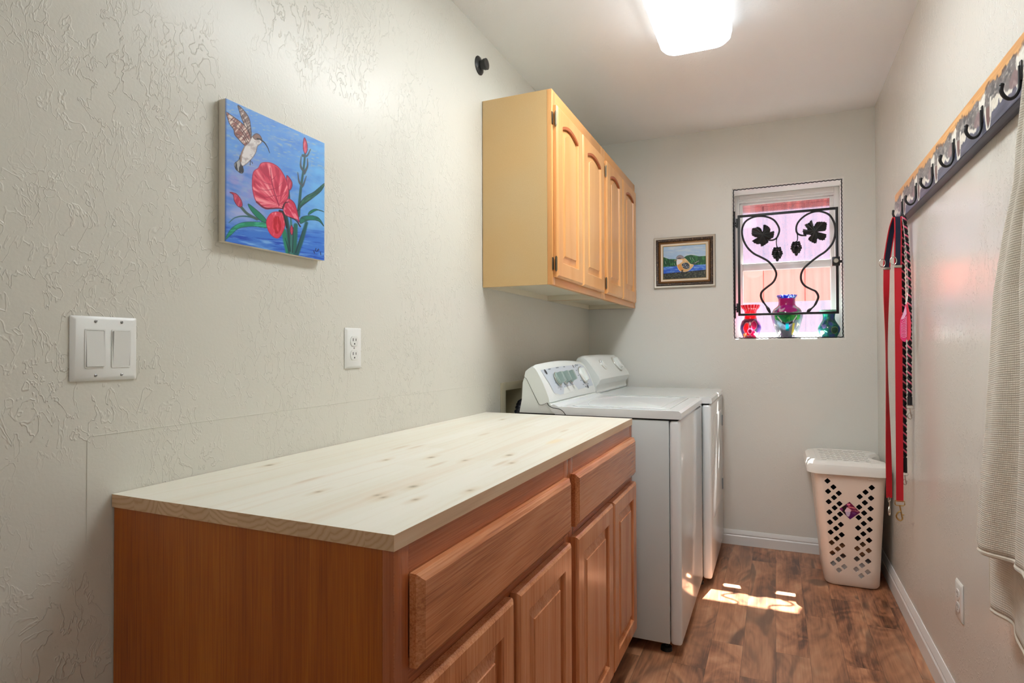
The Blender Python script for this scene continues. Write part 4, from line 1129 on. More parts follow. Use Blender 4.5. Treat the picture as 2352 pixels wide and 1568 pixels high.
def paint_left(p, A, Z):
    p.c[:] = (98, 62, 150)
    p.blend(np.clip((fbm(A / 30 + 5, Z / 16, 31, 3) - 0.45) * 3, 0, 1), (70, 96, 110))
    p.blend((Z > 58).astype(float), (216, 20, 40))
    p.blend(((Z > 80) & (np.sin(np.radians(A) * 18) > 0.1)).astype(float) * 0.85, (250, 170, 190))
    p.blend(((Z > 66) & (Z < 80) & (np.sin(np.radians(A) * 22) > 0.6)).astype(float) * 0.7, (248, 150, 170))
    p.blend(((Z > 40) & (Z <= 58)).astype(float) * np.clip(1 - abs(A - 0) / 200, 0, 1) * 0.7, (150, 60, 90))
    c = (252, 180, 200)
    p.poly([(-30, 45), (-40, 30), (-34, 14), (-8, 8), (4, 26), (-8, 44)], (226, 16, 46), edge=c, ew=3)
    p.poly([(6, 44), (26, 52), (40, 42), (30, 28), (12, 26)], (212, 30, 110), edge=c, ew=3)
    p.poly([(8, 24), (30, 20), (50, 8), (20, 5), (0, 10)], (244, 30, 120), edge=c, ew=3)
    p.poly([(-8, 46), (4, 46), (6, 28), (-6, 28)], (130, 60, 80), edge=c, ew=3)
    p.poly([(-14, 24), (0, 29), (12, 22), (2, 14), (-12, 16)], (110, 30, 70), edge=c, ew=3)
    p.blend((Z < 6).astype(float), (180, 30, 80)); p.blend(np.clip(1 - np.hypot((A + 42) / 22, (Z - 10) / 7), 0, 1) * 2, (246, 164, 70))
vase('glass_vase', 0.965, D + 0.085, closed_prof([(0.036, 0.0), (0.042, 0.010), (0.056, 0.050), (0.057, 0.072), (0.048, 0.102), (0.034, 0.118), (0.032, 0.145), (0.035, 0.166), (0.046, 0.180), (0.052, 0.196)], 0.004),
     paint_left, 'small red and purple vase with ribbed flared mouth on the sill', lambda a, h: 1 + np.where(h > 0.82, 0.05 * np.sin(a * 18), 0.0))
def paint_mid(p, A, Z):
    p.c[:] = (120, 140, 150)
    p.blend(np.clip((fbm(A / 24 + 9, Z / 14, 41, 3) - 0.42) * 3, 0, 1), (160, 120, 170))
    p.blend(((Z > 92)).astype(float), (60, 110, 200))
    p.blend(((Z > 92) & (fbm(A / 9 + 3, Z / 4, 42, 2) > 0.55)).astype(float), (214, 232, 250)); p.blend(((Z > 92) & (fbm(A / 12, Z / 5 + 9, 45, 2) > 0.58)).astype(float), (20, 50, 160))
    p.blend(((Z > 74) & (Z <= 92) & (abs(A) < 62)).astype(float), (200, 20, 130)); p.blend(((Z > 74) & (Z <= 92) & (abs(A) >= 62)).astype(float), (150, 60, 150))
    p.poly([(-42, 76), (42, 76), (40, 62), (16, 54), (-20, 52), (-38, 58)], (206, 30, 150), False)
    p.poly([(-48, 56), (-20, 60), (10, 58), (46, 60), (52, 44), (20, 40), (-6, 36), (-30, 40), (-50, 44)], (20, 150, 80), tex=((80, 190, 90), np.clip((fbm(A / 8, Z / 5, 43, 2) - 0.5) * 6, 0, 1)))
    p.line([(-34, 46), (-20, 36), (0, 32), (22, 37), (34, 45)], (4, 5), (30, 30, 36)); p.line([(-36, 49), (-22, 38)], 4, (240, 240, 240), smooth=False); p.line([(24, 38), (36, 50)], 4, (240, 240, 240), smooth=False)
    p.poly([(-6, 34), (6, 34), (10, 18), (-8, 18)], (30, 156, 164), False); p.poly([(24, 34), (32, 34), (36, 8), (24, 8)], (206, 196, 90), False)
    p.poly([(-36, 70), (-24, 66), (-10, 70), (-14, 63), (-30, 61)], (250, 214, 236))
    for a0 in (-62, 58): p.poly([(a0 - 14, 36), (a0 + 10, 30), (a0 + 6, 4), (a0 - 6, 4)], (240, 236, 224), False)
    for a0 in range(-180, 180, 40):
        p.poly([(a0 - 12, 24), (a0, 30), (a0 + 12, 22), (a0 + 6, 10), (a0 - 8, 10)], (110, 120, 130))
    p.poly([(-20, 22), (16, 22), (26, 3), (-30, 3)], (128, 132, 146), False)
    p.poly([(-6, 33), (6, 33), (10, 16), (-8, 16)], (30, 156, 164), False); p.poly([(24, 34), (32, 34), (36, 8), (24, 8)], (206, 196, 90), False)
vase('glass_vase', 1.161, D + 0.086, closed_prof([(0.046, 0.0), (0.052, 0.012), (0.066, 0.060), (0.082, 0.118), (0.084, 0.142), (0.074, 0.166), (0.052, 0.184), (0.045, 0.196), (0.044, 0.218), (0.047, 0.232), (0.056, 0.247)], 0.004),
     paint_mid, 'largest vase on the sill, with magenta neck and green painted body', lambda a, h: 1 + np.where(h < 0.06, 0.02 * np.sin(a * 16), np.where(h > 0.95, 0.015 * np.sin(a * 8), 0.0)))
def paint_right(p, A, Z):
    p.c[:] = (18, 110, 100)
    p.blend(np.clip((fbm(A / 26 + 2, Z / 16, 51, 3) - 0.48) * 4, 0, 1), (60, 160, 140)); p.blend(np.clip((fbm(A / 20 + 7, Z / 14, 52, 3) - 0.56) * 5, 0, 1), (60, 90, 150))
    p.blend((Z > 92).astype(float), (120, 180, 160))
    p.poly([(10, 34), (36, 38), (48, 26), (36, 16), (14, 18)], (40, 90, 70), edge=(130, 170, 110), ew=3)
    p.poly([(-44, 44), (-24, 48), (-18, 38), (-34, 32)], (140, 140, 200)); p.poly([(-4, 50), (14, 56), (22, 46), (6, 42)], (70, 110, 180))
    p.poly([(52, 40), (74, 40), (74, 20), (56, 20)], (40, 90, 170)); p.line([(-30, 26), (-14, 20)], 3, (190, 220, 220), smooth=False)
vase('glass_vase', 1.376, D + 0.085, closed_prof([(0.034, 0.0), (0.044, 0.012), (0.056, 0.044), (0.053, 0.064), (0.040, 0.086), (0.032, 0.102), (0.031, 0.124), (0.036, 0.142), (0.047, 0.151), (0.048, 0.156)], 0.004),
     paint_right, 'small teal-green round-bellied vase on the sill beside the lock')
# ================================================================== hook rack
RF = W - 0.030
HY = [2.806, 2.555, 2.310, 2.060, 1.808, 1.555, 1.305]
def rack():
    y0, y1, z0, z1 = 1.16, 2.980, 1.6590, 1.7865
    t = thing('hook_rack', (W, 2.07, z0), 'long painted wooden board with black hooks on the right wall', 'hook rack')
    b = MB(); b.box(RF + 0.0008, W - 0.0015, y0, y1, z0, z1, 0.0015)
    b.build('backboard', wood('slate_board', [(0.0, (50, 54, 70)), (0.5, (74, 78, 98)), (1.0, (100, 102, 122))], 'y', 8.0, 0.4, 0.3), t)
    nx, ny = 900, 64; U, V = grid_uv(nx, ny)
    Yw = y1 + (y0 - y1) * U                      # along the wall
    q = (2.806 - Yw) / 0.2515                    # hook pitch units: 0 at each hook, growing towards the viewer
    S = (q - np.floor(q + 0.40)) * 100           # -40..60 within one pitch
    Z = (1 - V) * 100
    p = Paint(S, Z, (84, 88, 106))
    gr = fbm(Yw * 14 + 3 * fbm(Yw * 4, Z / 40, 61), Z / 5.0, 62, 3)
    p.blend(np.clip((gr - 0.5) * 3, 0, 0.5), (120, 118, 140)); p.blend(np.clip((0.44 - gr) * 3, 0, 0.4), (58, 62, 80))
    # bark-like middle, ragged lower edge with white paint
    prof = np.interp(S, [-40, -34, -26, -20, -10, -2, 0, 2, 6, 12, 18, 22, 26, 34, 42, 50, 56, 60], [34, 28, 30, 40, 22, 34, 40, 46, 10, 4, 10, 34, 40, 34, 42, 36, 40, 34])
    prof = prof + (fbm(Yw * 90, Z * 0, 63, 2) - 0.5) * 9
    mid = np.clip((Z - prof) / 3, 0, 1)
    white = np.clip((Z - prof + 8) / 2, 0, 1)
    p.blend(white, (226, 222, 212))
    bark = fbm(Yw * 60, Z / 10, 64, 4)
    p.blend(mid, (122, 118, 118)); p.blend(mid * np.clip((bark - 0.5) * 5, 0, 0.85), (80, 82, 86)); p.blend(mid * np.clip((fbm(Yw * 80, Z / 5, 65, 3) - 0.57) * 6, 0, 0.7), (186, 182, 176))
    p.poly([(5, 40), (11, 44), (17, 40), (16, 14), (11, 8), (7, 16)], (122, 94, 92))                 # brown finger
    p.poly([(-30, 44), (-18, 56), (-8, 46), (-8, 28), (-20, 26), (-30, 32)], (140, 116, 118), a=0.8)
    p.poly([(-14, 74), (-4, 82), (4, 74), (2, 56), (-8, 46), (-16, 58)], (232, 230, 220), tex=((180, 176, 168), np.clip((fbm(S / 3, Z / 20, 66, 2) - 0.55) * 6, 0, 1)))
    p.line([(0, 56), (-3, 40), (-6, 30)], (5, 3), (228, 224, 214)); p.line([(20, 56), (19, 40), (18, 22)], (5, 3), (226, 222, 212)); p.line([(4, 48), (5, 26), (8, 8)], (4, 3), (226, 222, 212))
    for s0 in (26, 36, 48): p.poly([(s0 - 5, 46), (s0 + 4, 48), (s0 + 4, 30), (s0 - 3, 28)], (226, 220, 206), a=0.9)
    edge = np.interp(S, [-40, -24, -10, 0, 14, 30, 46, 60], [78, 84, 74, 80, 86, 82, 74, 78]) + (bark - 0.5) * 16
    top = np.clip((Z - edge) / 3, 0, 1)
    p.blend(top, (214, 158, 98)); p.blend(top * np.clip((fbm(Yw * 8, Z / 3, 67, 3) - 0.48) * 4, 0, 0.8), (232, 184, 124)); p.blend(np.clip(1 - abs(Z - edge) / 6, 0, 1) * np.clip((bark - 0.35) * 3, 0, 1), (104, 74, 62))
    P3 = np.stack([np.full_like(U, RF), Yw, z1 - 0.0012 - V * (z1 - z0 - 0.0024)], -1)
    # flip winding so the face looks into the room (-x)
    link('painted_face', sheet(P3[:, ::-1], p.linear()[:, ::-1], M_rackpaint), t)['label'] = 'face with orange band, grey bark and white ragged paint'
    for k, y in enumerate(HY):
        b = MB()
        hk = [(RF - 0.0035, 1.722), (RF - 0.0035, 1.695), (RF - 0.0045, 1.676), (RF - 0.0105, 1.6605), (RF - 0.0200, 1.6555), (RF - 0.0290, 1.6615), (RF - 0.0345, 1.674), (RF - 0.0335, 1.686)]
        pts = cr([(x, y, z) for x, z in hk], 6); n = len(pts)
        b.tube(pts, [0.0030 + 0.0012 * (i / n) for i in range(n)], 10)
        b.ball((RF - 0.0335, y, 1.687), 0.0048, 2)
        b.box(RF - 0.0030, RF - 0.0004, y - 0.006, y + 0.006, 1.690, 1.732, 0.001)
        b.build('hook', M_black, t)
rack()

# ================================================================== leashes on the last hook
def snap_hook(parent, c, mat, s=1.0, flat=(1, 0, 0), name='snap_hook'):
    """loop, swivel and closed snap hanging down from c; flat = in-plane sideways direction"""
    f = Vector(flat).normalized(); dn = Vector((0, 0, -1)); c = Vector(c)
    P = lambda u, v: tuple(c + f * u * s + dn * v * s)
    b = MB(); b.tube([P(-0.016, -0.004), P(0.016, -0.004), P(0.0165, 0.010), P(0.012, 0.014), P(-0.012, 0.014), P(-0.0165, 0.010)], 0.0022 * s, 8, closed=True)
    b.tube([P(0, 0.012), P(0.001, 0.022), P(0.004, 0.040), P(0.007, 0.058)], [0.0032 * s, 0.0026 * s, 0.0028 * s, 0.003 * s], 8)
    b.tube(cr([P(0.007, 0.056), P(0.008, 0.066), P(0.002, 0.073), P(-0.006, 0.070), P(-0.012, 0.060), P(-0.011, 0.050), P(-0.004, 0.040), P(0.003, 0.036)], 5), 0.0030 * s, 8)
    b.tube([P(0.006, 0.050), P(0.014, 0.049)], 0.0022 * s, 8)
    return b.build(name, mat, parent)
def leash():
    y = HY[0]; xm = RF - 0.018
    t = thing('hanging_leash', (xm, y, 1.66), 'flat red dog leash with padded navy handle, doubled over the last hook of the rack', 'leash')
    # navy handle: over the hook wire and down both sides
    top = [(1.520, y + 0.072, 1.470), (1.5235, y + 0.066, 1.520), (1.534, y + 0.040, 1.610), (1.543, y + 0.014, 1.656), (1.5475, y + 0.004, 1.6620), (1.548, y - 0.008, 1.651), (1.5475, y - 0.014, 1.60), (1.5460, y - 0.016, 1.520), (1.5455, y - 0.016, 1.466)]
    pts = cr(top, 6)
    b = MB(); b.ribbon(pts, (1, 0, 0), 0.018, 0.0036); b.build('handle', M_navy, t)['label'] = 'navy padded handle'
    b = MB()
    for s in (-1, 1):
        b.ribbon([(p[0] + s * 0.0108, p[1], p[2]) for p in pts], (1, 0, 0), 0.0036, 0.0042)
    b.build('handle_piping', M_red, t)['label'] = 'red piping along the navy handle'
    rt = cr([(1.5455, y - 0.016, 1.468), (1.5452, y - 0.016, 1.2), (1.5446, y - 0.014, 0.85), (1.5440, y - 0.012, 0.528)], 10)
    lf = cr([(1.520, y + 0.072, 1.472), (1.5165, y + 0.066, 1.30), (1.5150, y + 0.058, 1.05), (1.5165, y + 0.052, 0.75), (1.5175, y + 0.050, 0.527)], 10)
    b = MB(); b.ribbon(rt, (1, 0, 0), 0.0245, 0.0024); b.build('strap', M_red, t)
    b = MB(); n = len(lf)
    wv = []
    for k in range(n):
        f = k / (n - 1); a = math.radians(58 * math.sin(PI * min(1, f * 1.1)) ** 2 + 20 * f)
        wv.append((math.cos(a), math.sin(a), 0))
    b.ribbon(lf, wv, 0.0225, 0.0024); b.build('strap', M_red, t)
    for (px, py, pz) in ((1.5455, y - 0.0165, 1.462), (1.520, y + 0.0715, 1.466)):
        b = MB(); b.box(px - 0.0135, px + 0.0135, py - 0.0035, py + 0.0035, pz - 0.006, pz + 0.004, 0.001)
        b.build('strap_slider', M_steel, t)['label'] = 'metal strap end below the handle'
        b = MB(); c = (px - 0.016, py, pz + 0.022)
        b.tube([(c[0] + 0.011 * math.cos(2 * PI * k / 20), c[1] - 0.004, c[2] + 0.016 * math.sin(2 * PI * k / 20)) for k in range(20)], 0.0016, 6, closed=True)
        b.build('d_ring', M_steel, t)
    snap_hook(t, (1.5440, y - 0.012, 0.527), M_brass, 1.0)['label'] = 'brass-toned snap hook'
    snap_hook(t, (1.5175, y + 0.050, 0.526), M_steel, 0.95, (0.35, 0.94, 0))['label'] = 'nickel snap hook'
leash()
def braid_leash():
    y = HY[0]
    t = thing('braided_leash', (1.56, y - 0.02, 1.66), 'braided black and pink cord leash hanging behind the flat red leash', 'leash')
    A = cr([(1.5655, y + 0.0145, 1.664), (1.5655, y + 0.015, 1.60), (1.5660, y + 0.014, 1.46), (1.5670, y + 0.012, 1.25), (1.5670, y + 0.010, 1.0), (1.5662, y + 0.010, 0.80), (1.5655, y + 0.010, 0.642)], 30)
    B = cr([(1.5672, y - 0.014, 1.666), (1.5740, y - 0.016, 1.58), (1.5805, y - 0.018, 1.44), (1.5820, y - 0.020, 1.25), (1.5800, y - 0.020, 1.05), (1.5795, y - 0.020, 0.915)], 30)
    for path in (A, B):
        L = 0; prev = path[0]; cum = []
        for q in path: L += math.dist(q, prev); prev = q; cum.append(L)
        fine = []; m = int(L / 0.003)
        for k in range(m + 1):
            d = L * k / m
            i = min(max(np.searchsorted(cum, d), 1), len(path) - 1)
            f = (d - cum[i - 1]) / max(cum[i] - cum[i - 1], 1e-9)
            fine.append(tuple(path[i - 1][j] + (path[i][j] - path[i - 1][j]) * f for j in range(3)))
        for mat, nm, ph in ((M_blackcord, 'black_strand', 0), (M_pinkcord, 'pink_strand', 1)):
            b = MB()
            for o in ((0, PI) if ph == 0 else (PI / 2,)):
                pts = [(q[0] + 0.0042 * math.cos(2 * PI * k * 0.003 / 0.034 + o), q[1] + 0.0042 * math.sin(2 * PI * k * 0.003 / 0.034 + o), q[2]) for k, q in enumerate(fine)]
                b.tube(pts, 0.0042 if ph == 0 else 0.0038, 6)
            b.build(nm, mat, t)
    for c, h in (((1.5655, y + 0.010, 0.655), 0.045), ((1.5795, y - 0.020, 0.925), 0.02)):
        b = MB(); b.tube([(c[0], c[1], c[2] - 0.012), (c[0], c[1], c[2] + h)], 0.0085, 12); b.build('whipping', M_blackcord, t)['label'] = 'black bound end of the cord'
    snap_hook(t, (1.5655, y + 0.010, 0.638), M_steel, 0.62)['label'] = 'silver snap hook'
    snap_hook(t, (1.5795, y - 0.020, 0.908), M_steel, 0.68)['label'] = 'silver snap hook'
braid_leash()
def fob():
    y = 2.705
    t = thing('plastic_fob', (1.561, y, 1.165), 'translucent pink scalloped plastic tag on a thin wire, beside the braided leash', 'tag')
    b = MB(); out = [(1.5375, 1.175), (1.5575, 1.170), (1.5580, 1.29), (1.5545, 1.303), (1.547, 1.27), (1.5375, 1.243)]
    b.prism(cr(out, 3, True), 'y', y - 0.003, y - 0.0005); b.build('front_leaf', M_pinkp, t)
    b = MB(); out = [(1.5585, 1.172), (1.5700, 1.176), (1.5715, 1.20), (1.5715, 1.245), (1.566, 1.285), (1.559, 1.308)]
    b.prism(cr(out, 3, True), 'y', y + 0.0002, y + 0.004); b.build('rear_leaf', plain('coral_plastic', (250, 70, 96), 0.3), t)['label'] = 'coral pink rear leaf'
    b = MB()
    for k in range(13):
        z = 1.180 + k * 0.0062; w = 0.0175 if k < 9 else 0.0175 - (k - 8) * 0.003
        b.tube([(1.5572 - w * (0.5 + 0.5 * math.cos(PI * i / 10)), y - 0.0040, z + 0.004 - 0.010 * math.sin(PI * i / 10) * 0.6) for i in range(11)], 0.0008, 5)
    b.build('scalloped_lines', M_palepink, t)['label'] = 'pale scalloped ridges'
    b = MB(); b.prism([(1.5385, 1.246), (1.556, 1.300), (1.5575, 1.268), (1.5485, 1.250)], 'y', y - 0.0046, y - 0.0032); b.build('corner_patch', M_palepink, t)['label'] = 'pale pink upper corner'
    b = MB(); b.tube(cr([(1.5585, y, 1.30), (1.567, y + 0.02, 1.36), (1.5690, y + 0.035, 1.42), (1.5685, y + 0.05, 1.50), (1.5640, y + 0.066, 1.60), (1.5600, HY[0] - 0.027, 1.650)], 8), 0.0010, 6); b.build('wire', M_steel, t)
fob()

# ================================================================== laundry hamper
def hamper():
    t = thing('laundry_hamper', (1.42, 3.45, 0.0), 'ivory plastic lidded laundry hamper with diamond holes in the far corner', 'hamper')
    def lvl(z):
        f = min(max(z / 0.545, 0), 1)
        x0, x1 = 1.309 + (1.262 - 1.309) * f, 1.541 + (1.567 - 1.541) * f
        y0, y1 = 3.262 + (3.236 - 3.262) * f, 3.650 + (3.676 - 3.650) * f
        return x0, x1, y0, y1
    def loop(z, ins=0.0, r=0.045):
        x0, x1, y0, y1 = lvl(z)
        return [(x, y, z) for x, y in rrect(x0 + ins, x1 - ins, y0 + ins, y1 - ins, max(r - ins, 0.004), 6)]
    b = MB()
    th = 0.0035
    b.loft([loop(0.0015, 0.016), loop(0.004, 0.006), loop(0.014, 0.0), loop(0.10), loop(0.30), loop(0.545), loop(0.5451, th), loop(0.30, th), loop(0.10, th), loop(0.016, th + 0.002), loop(0.008, 0.012)])
    body = b.mesh(M_hamper)
    # diamond holes, front face (looking to -y) and left face (looking to -x)
    c = MB()
    def fx(px): return 1.4145 + (px - 538) * 0.000475
    def fz(py): return 0.530 - (py - 375) * 0.000524
    cols = [[(342, 430), (347, 525), (352, 620), (358, 715), (363, 808), (368, 900), (377, 995), (383, 1090), (390, 1185)], [(395, 482), (400, 578), (405, 672), (411, 767), (417, 860), (421, 953), (430, 1048), (437, 1143), (441, 1240)],
            [(442, 535), (448, 630), (453, 725), (459, 820), (466, 913), (470, 1010), (477, 1105), (487, 1203)],
            [(728, 460), (722, 555), (718, 650), (713, 745), (708, 842), (704, 936), (700, 1030), (695, 1127), (692, 1225)], [(675, 505), (669, 601), (662, 695), (659, 790), (655, 884), (650, 980), (645, 1072), (642, 1172), (636, 1267)],
            [(625, 550), (620, 645), (615, 740), (610, 835), (606, 930), (602, 1023), (598, 1118), (593, 1213)]]
    h = 0.0145
    def diamond(u, v, hw, hv, rad=0.25):
        q = []
        for (a, d) in ((1, 0), (0, 1), (-1, 0), (0, -1)):
            pa, pb = (-d, a), (d, -a)
            for s, o in (((pb), 1), ((pa), 1)):
                q.append((u + hw * (a * (1 - rad * 0.5) + s[0] * rad * 0.5), v + hv * (d * (1 - rad * 0.5) + s[1] * rad * 0.5)))
        return q
    for cl in cols:
        for px, py in cl: c.prism(diamond(fx(px), fz(py), h, h), 'y', 3.22, 3.275)
    for j in range(9):
        for i in range(7):
            z = 0.490 - j * 0.0497 - (0.0248 if i % 2 else 0)
            if z < 0.07: continue
            yc = 3.330 + i * 0.041
            c.prism(diamond(yc, z, 0.0115, h), 'x', 1.25, 1.322); 
    cut = c.mesh(M_hamper)
    me = boolean(body, cut)
    o = link('basket_body', me, t, 30)
    # latch tabs
    for px in (360, 722):
        x = fx(px); b = MB()
        b.box(x - 0.012, x + 0.012, 3.2315, 3.2362, 0.521, 0.5352, 0.001)
        b.build('latch_tab', M_hamper, t)
    # lid: domed slab with slots, scooped at the right
    def lid_loop(z, ins):
        x0, x1, y0, y1 = 1.234 + ins, 1.592 - ins, 3.222 + ins, 3.692 - ins
        pts = []
        base = rrect(x0, x1, y0, y1, 0.060 - ins * 0.45, 7)
        # subdivide the right side and scoop it
        out = []
        m = len(base)
        for k in range(m):
            a, d = base[k], base[(k + 1) % m]
            n = 14 if math.hypot(a[0] - d[0], a[1] - d[1]) > 0.15 else 1
            for i in range(n): out.append((a[0] + (d[0] - a[0]) * i / n, a[1] + (d[1] - a[1]) * i / n))
        for x, y in out:
            g = max(0.0, 1 - ((y - 3.470) / 0.120) ** 2)
            if x > 1.50: x -= 0.048 * g ** 0.8
            pts.append((x, y, z))
        return pts
    def dome(lp, hgt):
        return lp
    b = MB()
    b.loft([lid_loop(0.5880, 0.060), lid_loop(0.586, 0.044), lid_loop(0.576, 0.016), lid_loop(0.556, 0.005), lid_loop(0.5352, 0.004), lid_loop(0.537, 0.0), lid_loop(0.560, 0.0), lid_loop(0.580, 0.007), lid_loop(0.592, 0.022),
            lid_loop(0.5955, 0.045), lid_loop(0.5935, 0.050), lid_loop(0.5940, 0.058)])
    lid = b.mesh(M_lidp)
    c = MB()
    for i in range(9):
        for j in range(13):
            if (i + j) % 2: continue
            x, y = 1.312 + i * 0.0235, 3.305 + j * 0.0255
            c.prism([(x + 0.0125 * math.cos(2 * PI * k / 10), y + 0.0115 * math.sin(2 * PI * k / 10)) for k in range(10)], 'z', 0.585, 0.60)
    o = link('lid', boolean(lid, c.mesh(M_lidp)), t, 30)
    M_lav = plain('faded_sticker', (168, 158, 172), 0.5)
    b = MB(); b.box(1.402, 1.425, 3.2640, 3.2720, 0.5937, 0.5942).box(1.428, 1.470, 3.2660, 3.2710, 0.5937, 0.5942)
    b.build('lid_sticker', M_lav, o)['label'] = 'small faded grey sticker'
    # purple diamond sticker
    sc = (1.4145, 0.368); sy = 3.2435
    fzz = lambda z: 3.262 + (3.236 - 3.262) * z / 0.545 - 0.0006
    nx = 120; U, V = grid_uv(nx, nx)
    # diamond coordinates: corners left, top, right, bottom
    Lc, Tc, Rc, Bc = (sc[0] - 0.0435, sc[1] + 0.004), (sc[0] - 0.001, sc[1] + 0.042), (sc[0] + 0.0435, sc[1] - 0.004), (sc[0] + 0.001, sc[1] - 0.042)
    X, Y = uv_to([(110, 700), (850, 120), (1610, 840), (870, 1420)], U, V)
    p = Paint(X, Y, (96, 20, 76))
    p.blend(np.clip((1000 - Y) / 700, 0, 1) * np.clip((X - 500) / 500, 0, 1) * 0.7, (128, 12, 56)); p.blend(np.clip((Y - 800) / 500, 0, 1) * 0.6, (84, 20, 110))
    p.poly([(100, 700), (330, 540), (560, 420), (660, 560), (560, 760), (520, 900), (600, 1180), (520, 1150)], (30, 16, 18)); p.poly([(130, 700), (260, 600), (350, 700), (310, 850)], (134, 44, 110))
    p.poly([(660, 290), (760, 250), (890, 280), (880, 380), (760, 410), (670, 370)], (226, 120, 156))
    p.poly([(600, 640), (680, 540), (860, 640), (940, 720), (880, 870), (560, 890), (490, 830)], (232, 200, 214)); p.poly([(570, 890), (880, 880), (850, 1080), (790, 1210), (660, 1190), (580, 1040)], (206, 186, 212)); p.line([(700, 560), (860, 640), (930, 720)], 40, (246, 170, 180))
    p.line([(1000, 930), (1140, 880), (1280, 950)], 22, (140, 90, 170)); p.line([(1060, 980), (1160, 960), (1250, 1000)], 20, (150, 100, 180))
    p.line([(790, 500), (1235, 560)], 96, (226, 130, 136), smooth=False); p.blend(p.mask([(790, 470), (1240, 530), (1240, 590), (790, 545)]) * np.clip((fbm(X / 40, Y / 60, 71, 2) - 0.55) * 6, 0, 0.6), (120, 30, 60))
    XX = (1 - U) * (1 - V) * Lc[0] + U * (1 - V) * Tc[0] + U * V * Rc[0] + (1 - U) * V * Bc[0]
    ZZ = (1 - U) * (1 - V) * Lc[1] + U * (1 - V) * Tc[1] + U * V * Rc[1] + (1 - U) * V * Bc[1]
    P3 = np.stack([XX, fzz(ZZ), ZZ], -1)
    st = link('diamond_sticker', sheet(P3, p.linear(), vcol_mat('sticker_print', 0.3)), t); st['label'] = 'purple diamond sticker'
    zt = sc[1] - 0.0015
    me = text_mesh('STYLE', 0.0125, 0.0001, plain('pink_print', (240, 150, 160), 0.4), (sc[0] + 0.0205, fzz(zt) - 0.0006, zt), (1, 0, -0.06), (0.06, 0.0477, 1))
    link('sticker_lettering', me, st)['label'] = 'pink word STYLE'
hamper()
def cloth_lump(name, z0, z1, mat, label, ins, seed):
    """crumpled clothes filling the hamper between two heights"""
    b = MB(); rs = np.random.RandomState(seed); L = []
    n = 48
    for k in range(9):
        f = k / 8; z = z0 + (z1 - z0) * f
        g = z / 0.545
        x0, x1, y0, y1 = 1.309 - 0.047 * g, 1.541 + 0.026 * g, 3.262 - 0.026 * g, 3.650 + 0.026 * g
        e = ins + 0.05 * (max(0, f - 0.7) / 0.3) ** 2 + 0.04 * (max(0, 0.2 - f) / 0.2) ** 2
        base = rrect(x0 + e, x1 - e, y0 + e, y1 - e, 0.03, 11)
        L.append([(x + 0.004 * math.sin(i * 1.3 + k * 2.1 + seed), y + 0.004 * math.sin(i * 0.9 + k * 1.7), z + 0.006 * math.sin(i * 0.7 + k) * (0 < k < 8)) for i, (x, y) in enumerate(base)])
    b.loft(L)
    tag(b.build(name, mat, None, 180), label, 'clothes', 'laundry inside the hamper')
cloth_lump('hamper_filling', 0.222, 0.50, plain('black_cloth', (14, 14, 20), 0.9), 'crumpled black laundry seen through the upper holes of the hamper', 0.014, 1)
cloth_lump('hamper_filling', 0.140, 0.205, plain('tan_cloth', (168, 120, 84), 0.9), 'tan laundry seen through the middle holes of the hamper', 0.014, 2)
cloth_lump('hamper_filling', 0.016, 0.124, plain('white_filling', (236, 232, 232), 0.9), 'white filling at the bottom of the hamper', 0.014, 3)  # white mass filling the lowest part of the hamper

# ================================================================== cream knitted throw
def knit():
    t = NT('cream_knit').base(None, 0.9, spec=0.2)
    tc = t.n('ShaderNodeUVMap')
    sx = t.n('ShaderNodeSeparateXYZ', {0: tc.outputs[0]})
    a = t.math('SINE', t.math('MULTIPLY', sx.outputs[0], 2 * PI * 270))
    r = t.math('SINE', t.math('ADD', t.math('MULTIPLY', sx.outputs[1], 2 * PI * 270), t.math('MULTIPLY', t.math('ABSOLUTE', a), 1.6)))
    h = t.math('ADD', t.math('MULTIPLY', t.math('ABSOLUTE', a), 0.6), t.math('MULTIPLY', r, 0.4))
    n = t.noise(t.coords(), 40.0, 3.0)
    t.set(t.b, 'Base Color', t.ramp(t.math('ADD', t.math('MULTIPLY', h, 0.45), t.math('MULTIPLY', n, 0.5)), [(0.1, (196, 188, 170)), (0.5, (222, 216, 202)), (0.9, (236, 232, 220))]))
    t.set(t.b, 'Sheen Weight', 0.3)
    t.bump(h, 0.5, 0.002)
    return t.m
M_knit = knit()
